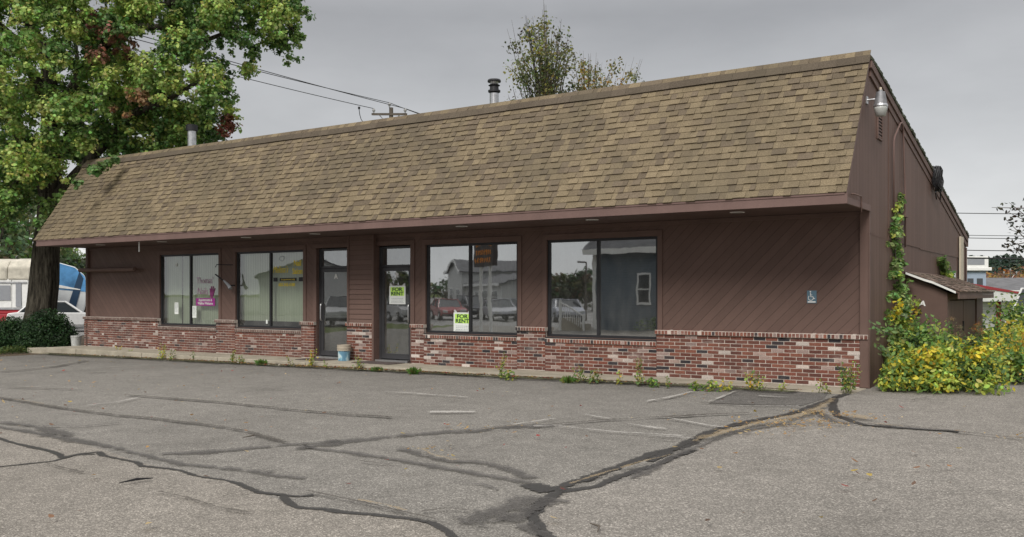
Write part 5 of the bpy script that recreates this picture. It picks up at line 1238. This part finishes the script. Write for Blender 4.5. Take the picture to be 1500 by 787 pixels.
# ---- utility poles and wires
def pole(px, t, ztop, arm, label, armdir=YAW, r=.14):
    p = at(px, 440, t); T = thing('utility_pole', label, 'utility pole', (p.x, p.y, 0)); MB().tube([(p.x, p.y, -.5), (p.x, p.y, ztop)], [r*1.2, r*.8], 10).build('pole', M['twig'], T)
    dx, dy = math.cos(armdir), math.sin(armdir); za = ztop-.45
    MB().hexa([(p.x-dx*arm-dy*.05, p.y-dy*arm-.05-r, za-.07), (p.x+dx*arm-dy*.05, p.y+dy*arm-.05-r, za-.07), (p.x+dx*arm, p.y+dy*arm+.07-r, za-.07), (p.x-dx*arm, p.y-dy*arm+.07-r, za-.07),
               (p.x-dx*arm-dy*.05, p.y-dy*arm-.05-r, za+.07), (p.x+dx*arm-dy*.05, p.y+dy*arm-.05-r, za+.07), (p.x+dx*arm, p.y+dy*arm+.07-r, za+.07), (p.x-dx*arm, p.y-dy*arm+.07-r, za+.07)]).build('crossarm', M['twig'], T)
    MB().tube([(p.x-dx*arm*.6, p.y-dy*arm*.6-r, za-.05), (p.x, p.y-r, za-.75)], .03, 4).tube([(p.x+dx*arm*.6, p.y+dy*arm*.6-r, za-.05), (p.x, p.y-r, za-.75)], .03, 4).build('brace', M['galv'], T)
    tops = []
    for s in (-.92, 0, .92):
        c = (p.x+dx*arm*s, p.y+dy*arm*s-r); zt_ = za+.07 if s else ztop
        MB().lathe([(.05, zt_), (.05, zt_+.1), (.10, zt_+.12), (.11, zt_+.2), (.06, zt_+.3)], c[0], c[1], 8).build('insulator', flat('grey_porcelain', (.3, .3, .3), .3), T); tops.append(Vector((*c, zt_+.3)))
    return tops
tz = CAM.z+(HY-158)*60/F
tops = pole(573, 60, tz, 1.12, 'utility pole with crossarm and insulators rising behind the ridge', r=.17)
def wire(a, b, sag, r, label, name='overhead_wire'):
    pts = [a.lerp(b, k/24)-Vector((0, 0, sag*4*(k/24)*(1-k/24))) for k in range(25)]
    tag(MB().tube(pts, r, 5).build(name, M['black']), label, 'wire', group='overhead wires')
for i, (tp_, far, lab) in enumerate(((tops[0], (180, 65, 46), 'lowest of the three wires from crossarm towards maple'), (tops[1], (185, 50, 44), 'middle of the three wires from crossarm towards maple'), (tops[2], (185, 42, 42), 'topmost of the three wires from crossarm towards maple'))):
    a = at(*far); d = a-tp_; wire(tp_, tp_+d*1.4, .15, .022, lab)
for tp_, (px, py, t), lab in ((tops[1], (700, 195, 75), 'lower wire running down behind roof right of the pole'), (tops[2], (720, 197, 75), 'upper wire running down behind roof right of the pole')): wire(tp_, at(px, py, t), .1, .022, lab)
wire(at(250, 190, 50), at(420, 220, 60), .05, .02, 'short wire seen low between maple leaves and ridge')
m_ = MB(); pp = tops[0]+Vector((-.0, 0, -.3)); q1 = at(526, 160, 60)
tag(MB().tube([q1, at(527, 168, 60), at(529, 175, 60), at(534, 182, 60)], .025, 5).lathe([(.07, q1.z), (.08, q1.z+.15)], q1.x, q1.y, 8).build('drop_cable', M['black']), 'short drop cable hanging left of the crossarm', 'cable')
for (ya, yb, r, lab) in ((311, 310, .02, 'topmost wire in the sky right of the end wall'), (343, 343, .015, 'second wire from top right of the end wall'), (347, 347, .018, 'third wire from top right of the end wall'), (365, 365, .022, 'fourth wire from top right of the end wall'), (376.5, 376, .04, 'thick lowest wire in the sky right of the end wall')):
    wire(at(1330, ya, 48), at(1800, yb+2, 46), .08, r, lab)
pole(1480, 120, CAM.z+(HY-397)*120/F, .9, 'distant pale utility pole in front of orange trees at right', r=.12)
# ================================================================== ACROSS THE STREET (seen mirrored in the shop windows)
p = Vector((-13.0, -21.3, 0)); T = house('blue_grey_house', 'blue grey clapboard house across the lot mirrored in the right window', 'house', (-12.95, -22.2, g(-12)), PI, 8.6, 7, 3.95, 2.6, M['clapgrey'], M['roofgrey'], 'x', M['white'], [(1.75, 1.25, .52, 1.3), (-1.5, 1.25, .52, 1.3)], ov=.4)
shrub('foundation_hedge', 'dark hedge at foot of the blue grey house mirrored in window', 'hedge', (-13.2, -21.6), (1.8, .5, .7), 900, [GD, G_], .12)
T = thing('porch_railing', 'white stair railing mirrored beside the blue grey house', 'railing', (-17.75, -20.9, g(-17)), world=False, rz=PI, sc=.72)
m_ = MB()
for k in range(11): m_.box(-.8+k*.16, -.76+k*.16, -.02, .02, .1+k*.08, .95+k*.08)
m_.hexa([(-.85, -.04, .92), (.85, -.04, 1.77), (.85, .04, 1.77), (-.85, .04, .92), (-.85, -.04, 1.0), (.85, -.04, 1.85), (.85, .04, 1.85), (-.85, .04, 1.0)])
m_.box(-.95, -.83, -.06, .06, 0, 1.1).box(.83, .95, -.06, .06, 0, 2.0); m_.build('balusters', M['white'], T); MB().box(-.8, .9, .1, 1.0, 0, .4).box(0, .9, .1, 1.0, .4, .8).build('step', M['conc'], T)
def mir(px, t): u = (px-750)/F; return (CAM.x+t*(fx+u*rx), -CAM.y-t*(fy+u*ry))
q = mir(664, 110); house('white_gabled_store', 'pale gabled store across the street mirrored in the orange lettered window', 'building', (q[0], q[1], g(q[0])), PI+.62, 5.4, 10, 4.5, 1.3, M['clapwhite'], M['roofgrey'], 'y', M['white'], [(-1.2, 1.2, 1.2, 1.2), (1.2, 1.2, 1.2, 1.2)])
q = mir(705, 102); house('long_white_building', 'long white building across the street mirrored in third window', 'building', (q[0], q[1], g(q[0])), PI+.62, 12, 8, 2.9, 1.0, M['clapwhite'], M['roofgrey'], 'x', M['white'], [(-4, .9, 1.6, 1.2), (-1, .9, 1.6, 1.2), (2, .9, 1.6, 1.2), (4.5, .9, 1, 1.2)])
q = mir(400, 90); house('long_white_building', 'long white building across the street mirrored in nail salon window', 'building', (q[0], q[1], g(q[0])), PI+.85, 22, 9, 3.4, 1.6, M['clapwhite'], M['roofgrey'], 'x', M['white'], [(-8, 1, 1.6, 1.4), (-3, 1, 1.6, 1.4), (3, 1, 1.6, 1.4), (8, 1, 1.6, 1.4)])
# pylon sign with orange strokes (lettering is unreadable in the mirror image)
T = thing('pylon_sign', 'roadside sign with orange unreadable lettering mirrored in third window', 'sign', (-20.75, -18.2, .2), world=False, rz=PI+.55, sc=1.12)
MB().tube([(-.5, 0, -.7), (-.5, 0, 2.6)], .08, 8).tube([(.5, 0, -.7), (.5, 0, 2.6)], .08, 8).build('post', M['white'], T)
MB().prism([(-1.0, 2.3), (1.0, 2.3), (1.05, 3.3), (.6, 3.55), (0, 3.65), (-.6, 3.55), (-1.05, 3.3)], 'y', -.12, .12).build('panel', flat('sign_dark', (.05, .04, .04)), T, bevel=.02)
m_ = MB()
for row, (z, n, hh) in enumerate(((3.22, 12, .2), (2.92, 9, .2), (2.6, 8, .2))):
    for k in range(n):
      for sd in (-1, 1):
        x = -.85+1.7*(k+.5)/n; zc = z+(.14*(1-(x/.9)**2) if row == 0 else 0)-.05
        m_.tube([(x-.04, sd*.135, zc-hh/2), (x+random.uniform(-.04, .03), sd*.135, zc+hh/2), (x+.05, sd*.135, zc+random.uniform(-.05, .08))], .02, 4)
m_.build('orange_strokes', flat('orange_letter', (.95, .36, .06)), T)
MB().tube([(-1.05, 0, 3.36), (-.6, 0, 3.62), (0, 0, 3.72), (.6, 0, 3.62), (1.05, 0, 3.36)], .03, 6).build('arched_edge', M['white'], T)
for px, t, c, s, rz, lab in ((652, 64, (.25, .04, .04), 0, .2, 'dark red car in the row mirrored in third window'), (690, 66, (.05, .05, .06), 1, .15, 'black car in the row mirrored in third window'), (728, 62, (.4, .4, .42), 0, .25, 'silver car in the row mirrored in third window'),
        (590, 60, (.45, .45, .45), 1, .1, 'pale tall car in the row mirrored in glass of door B'), (762, 66, (.2, .22, .25), 0, .1, 'grey car at right end of the mirrored row'), (826, 58, (.35, .36, .4), 0, .4, 'pale car parked near the mirrored stair railing'), (494, 52, (.5, .5, .5), 1, .5, 'pale van mirrored in glass of door A')):
    q = mir(px, t); car(lab, c, (q[0], q[1], g(q[0])+.01), rz+.5, s, group='cars parked around the lot')
for k, px in enumerate((796, 808, 820, 831, 842, 856, 868, 600, 575)):
    q = mir(px, 92+5*(k % 3)); bigtree((q[0], q[1], g(q[0])), random.uniform(3.6, 4.8), random.uniform(2.0, 2.8), [(.07, .10, .04), (.12, .13, .05), (.14, .10, .05)], 'tree of the low treeline mirrored in the shop windows', .4, 14, 60, group='low treeline mirrored in the glass')
q = mir(855, 58); T = thing('lot_lamp', 'tall parking lamp pole mirrored in the right window', 'lamp post', (q[0], q[1], 0)); MB().tube([(q[0], q[1], -.3), (q[0], q[1], 3.6)], [.07, .05], 8).build('pole', M['twig'], T); MB().box(q[0]-.6, q[0], q[1]-.1, q[1]+.1, 3.5, 3.62).build('lamp_arm', M['twig'], T)
for i in range(16):
    x = -75+i*8.5+random.uniform(-2, 2); y = -62-random.uniform(0, 12)-(12 if x > -30 else 0)
    bigtree((x, y-22, g(x)), random.uniform(4.2, 5.8), random.uniform(3.5, 5), [(.06, .09, .04), (.09, .12, .05), (.12, .11, .05)], 'tree of the roadside row mirrored in the shop windows', .6, 16, 36, group='trees across the street mirrored in the glass')
# ================================================================== LIGHT, SKY, CAMERA
SUN_EL, SUN_AZ = R(42), R(168)     # azimuth measured clockwise from +Y
W = bpy.data.worlds.new('World'); bpy.context.scene.world = W; W.use_nodes = True; nt = W.node_tree; nt.nodes.clear()
out = nt.nodes.new('ShaderNodeOutputWorld'); bg = nt.nodes.new('ShaderNodeBackground'); L(nt, bg.outputs[0], out.inputs[0]); bg.inputs[1].default_value = .1
sky = nt.nodes.new('ShaderNodeTexSky'); sky.sky_type = 'NISHITA'; sky.sun_disc = False; sky.sun_elevation = SUN_EL; sky.sun_rotation = SUN_AZ
tc = nt.nodes.new('ShaderNodeTexCoord'); sp = nt.nodes.new('ShaderNodeSeparateXYZ'); L(nt, tc.outputs['Generated'], sp.inputs[0])
cloud = ramp(nt, sp.outputs[2], [(0, (4.6, 4.6, 4.6)), (.06, (4.1, 4.1, 4.12)), (.15, (3.05, 3.05, 3.07)), (.29, (2.0, 2.0, 2.03)), (.5, (4.6, 4.6, 4.65)), (1, (8.2, 8.0, 7.8))])
nz = noise(nt, 2.3, 6, .55, vec=tc.outputs['Generated'], stretch=(1, 1, 2.6))
cloud = mixc(nt, 1.0, cloud, ramp(nt, nz, [(.3, .84), (.7, 1.14)]), 'MULTIPLY')
col = mixc(nt, .05, cloud, sky.outputs[0]); L(nt, col, bg.inputs[0])
sd = bpy.data.lights.new('sun', 'SUN'); sd.energy = 1.5; sd.angle = R(24); sd.color = (1, .96, .9)
so = bpy.data.objects.new('sun', sd); C.objects.link(so); so.location = (0, -20, 20)
dirv = Vector((math.sin(SUN_AZ)*math.cos(SUN_EL), math.cos(SUN_AZ)*math.cos(SUN_EL), math.sin(SUN_EL)))
so.rotation_euler = (-dirv).to_track_quat('-Z', 'Y').to_euler()
cd = bpy.data.cameras.new('camera'); cam = bpy.data.objects.new('camera', cd); C.objects.link(cam); cam.location = CAM; cam.rotation_euler = (PI/2, 0, YAW)
cd.lens = 36*F/1500; cd.sensor_width = 36; cd.shift_y = (HY-393.5)/1500; cd.clip_end = 5000; cd.clip_start = .1
sc = bpy.context.scene; sc.camera = cam
sc.view_settings.view_transform = 'Standard'; sc.view_settings.look = 'None'; sc.view_settings.gamma = 1; sc.view_settings.exposure = .95
sc.cycles.use_denoising = True; sc.cycles.max_bounces = 8; sc.cycles.transparent_max_bounces = 24; sc.cycles.diffuse_bounces = 3
for o in list(bpy.data.objects):
    if '_w' in o.keys(): del o['_w']
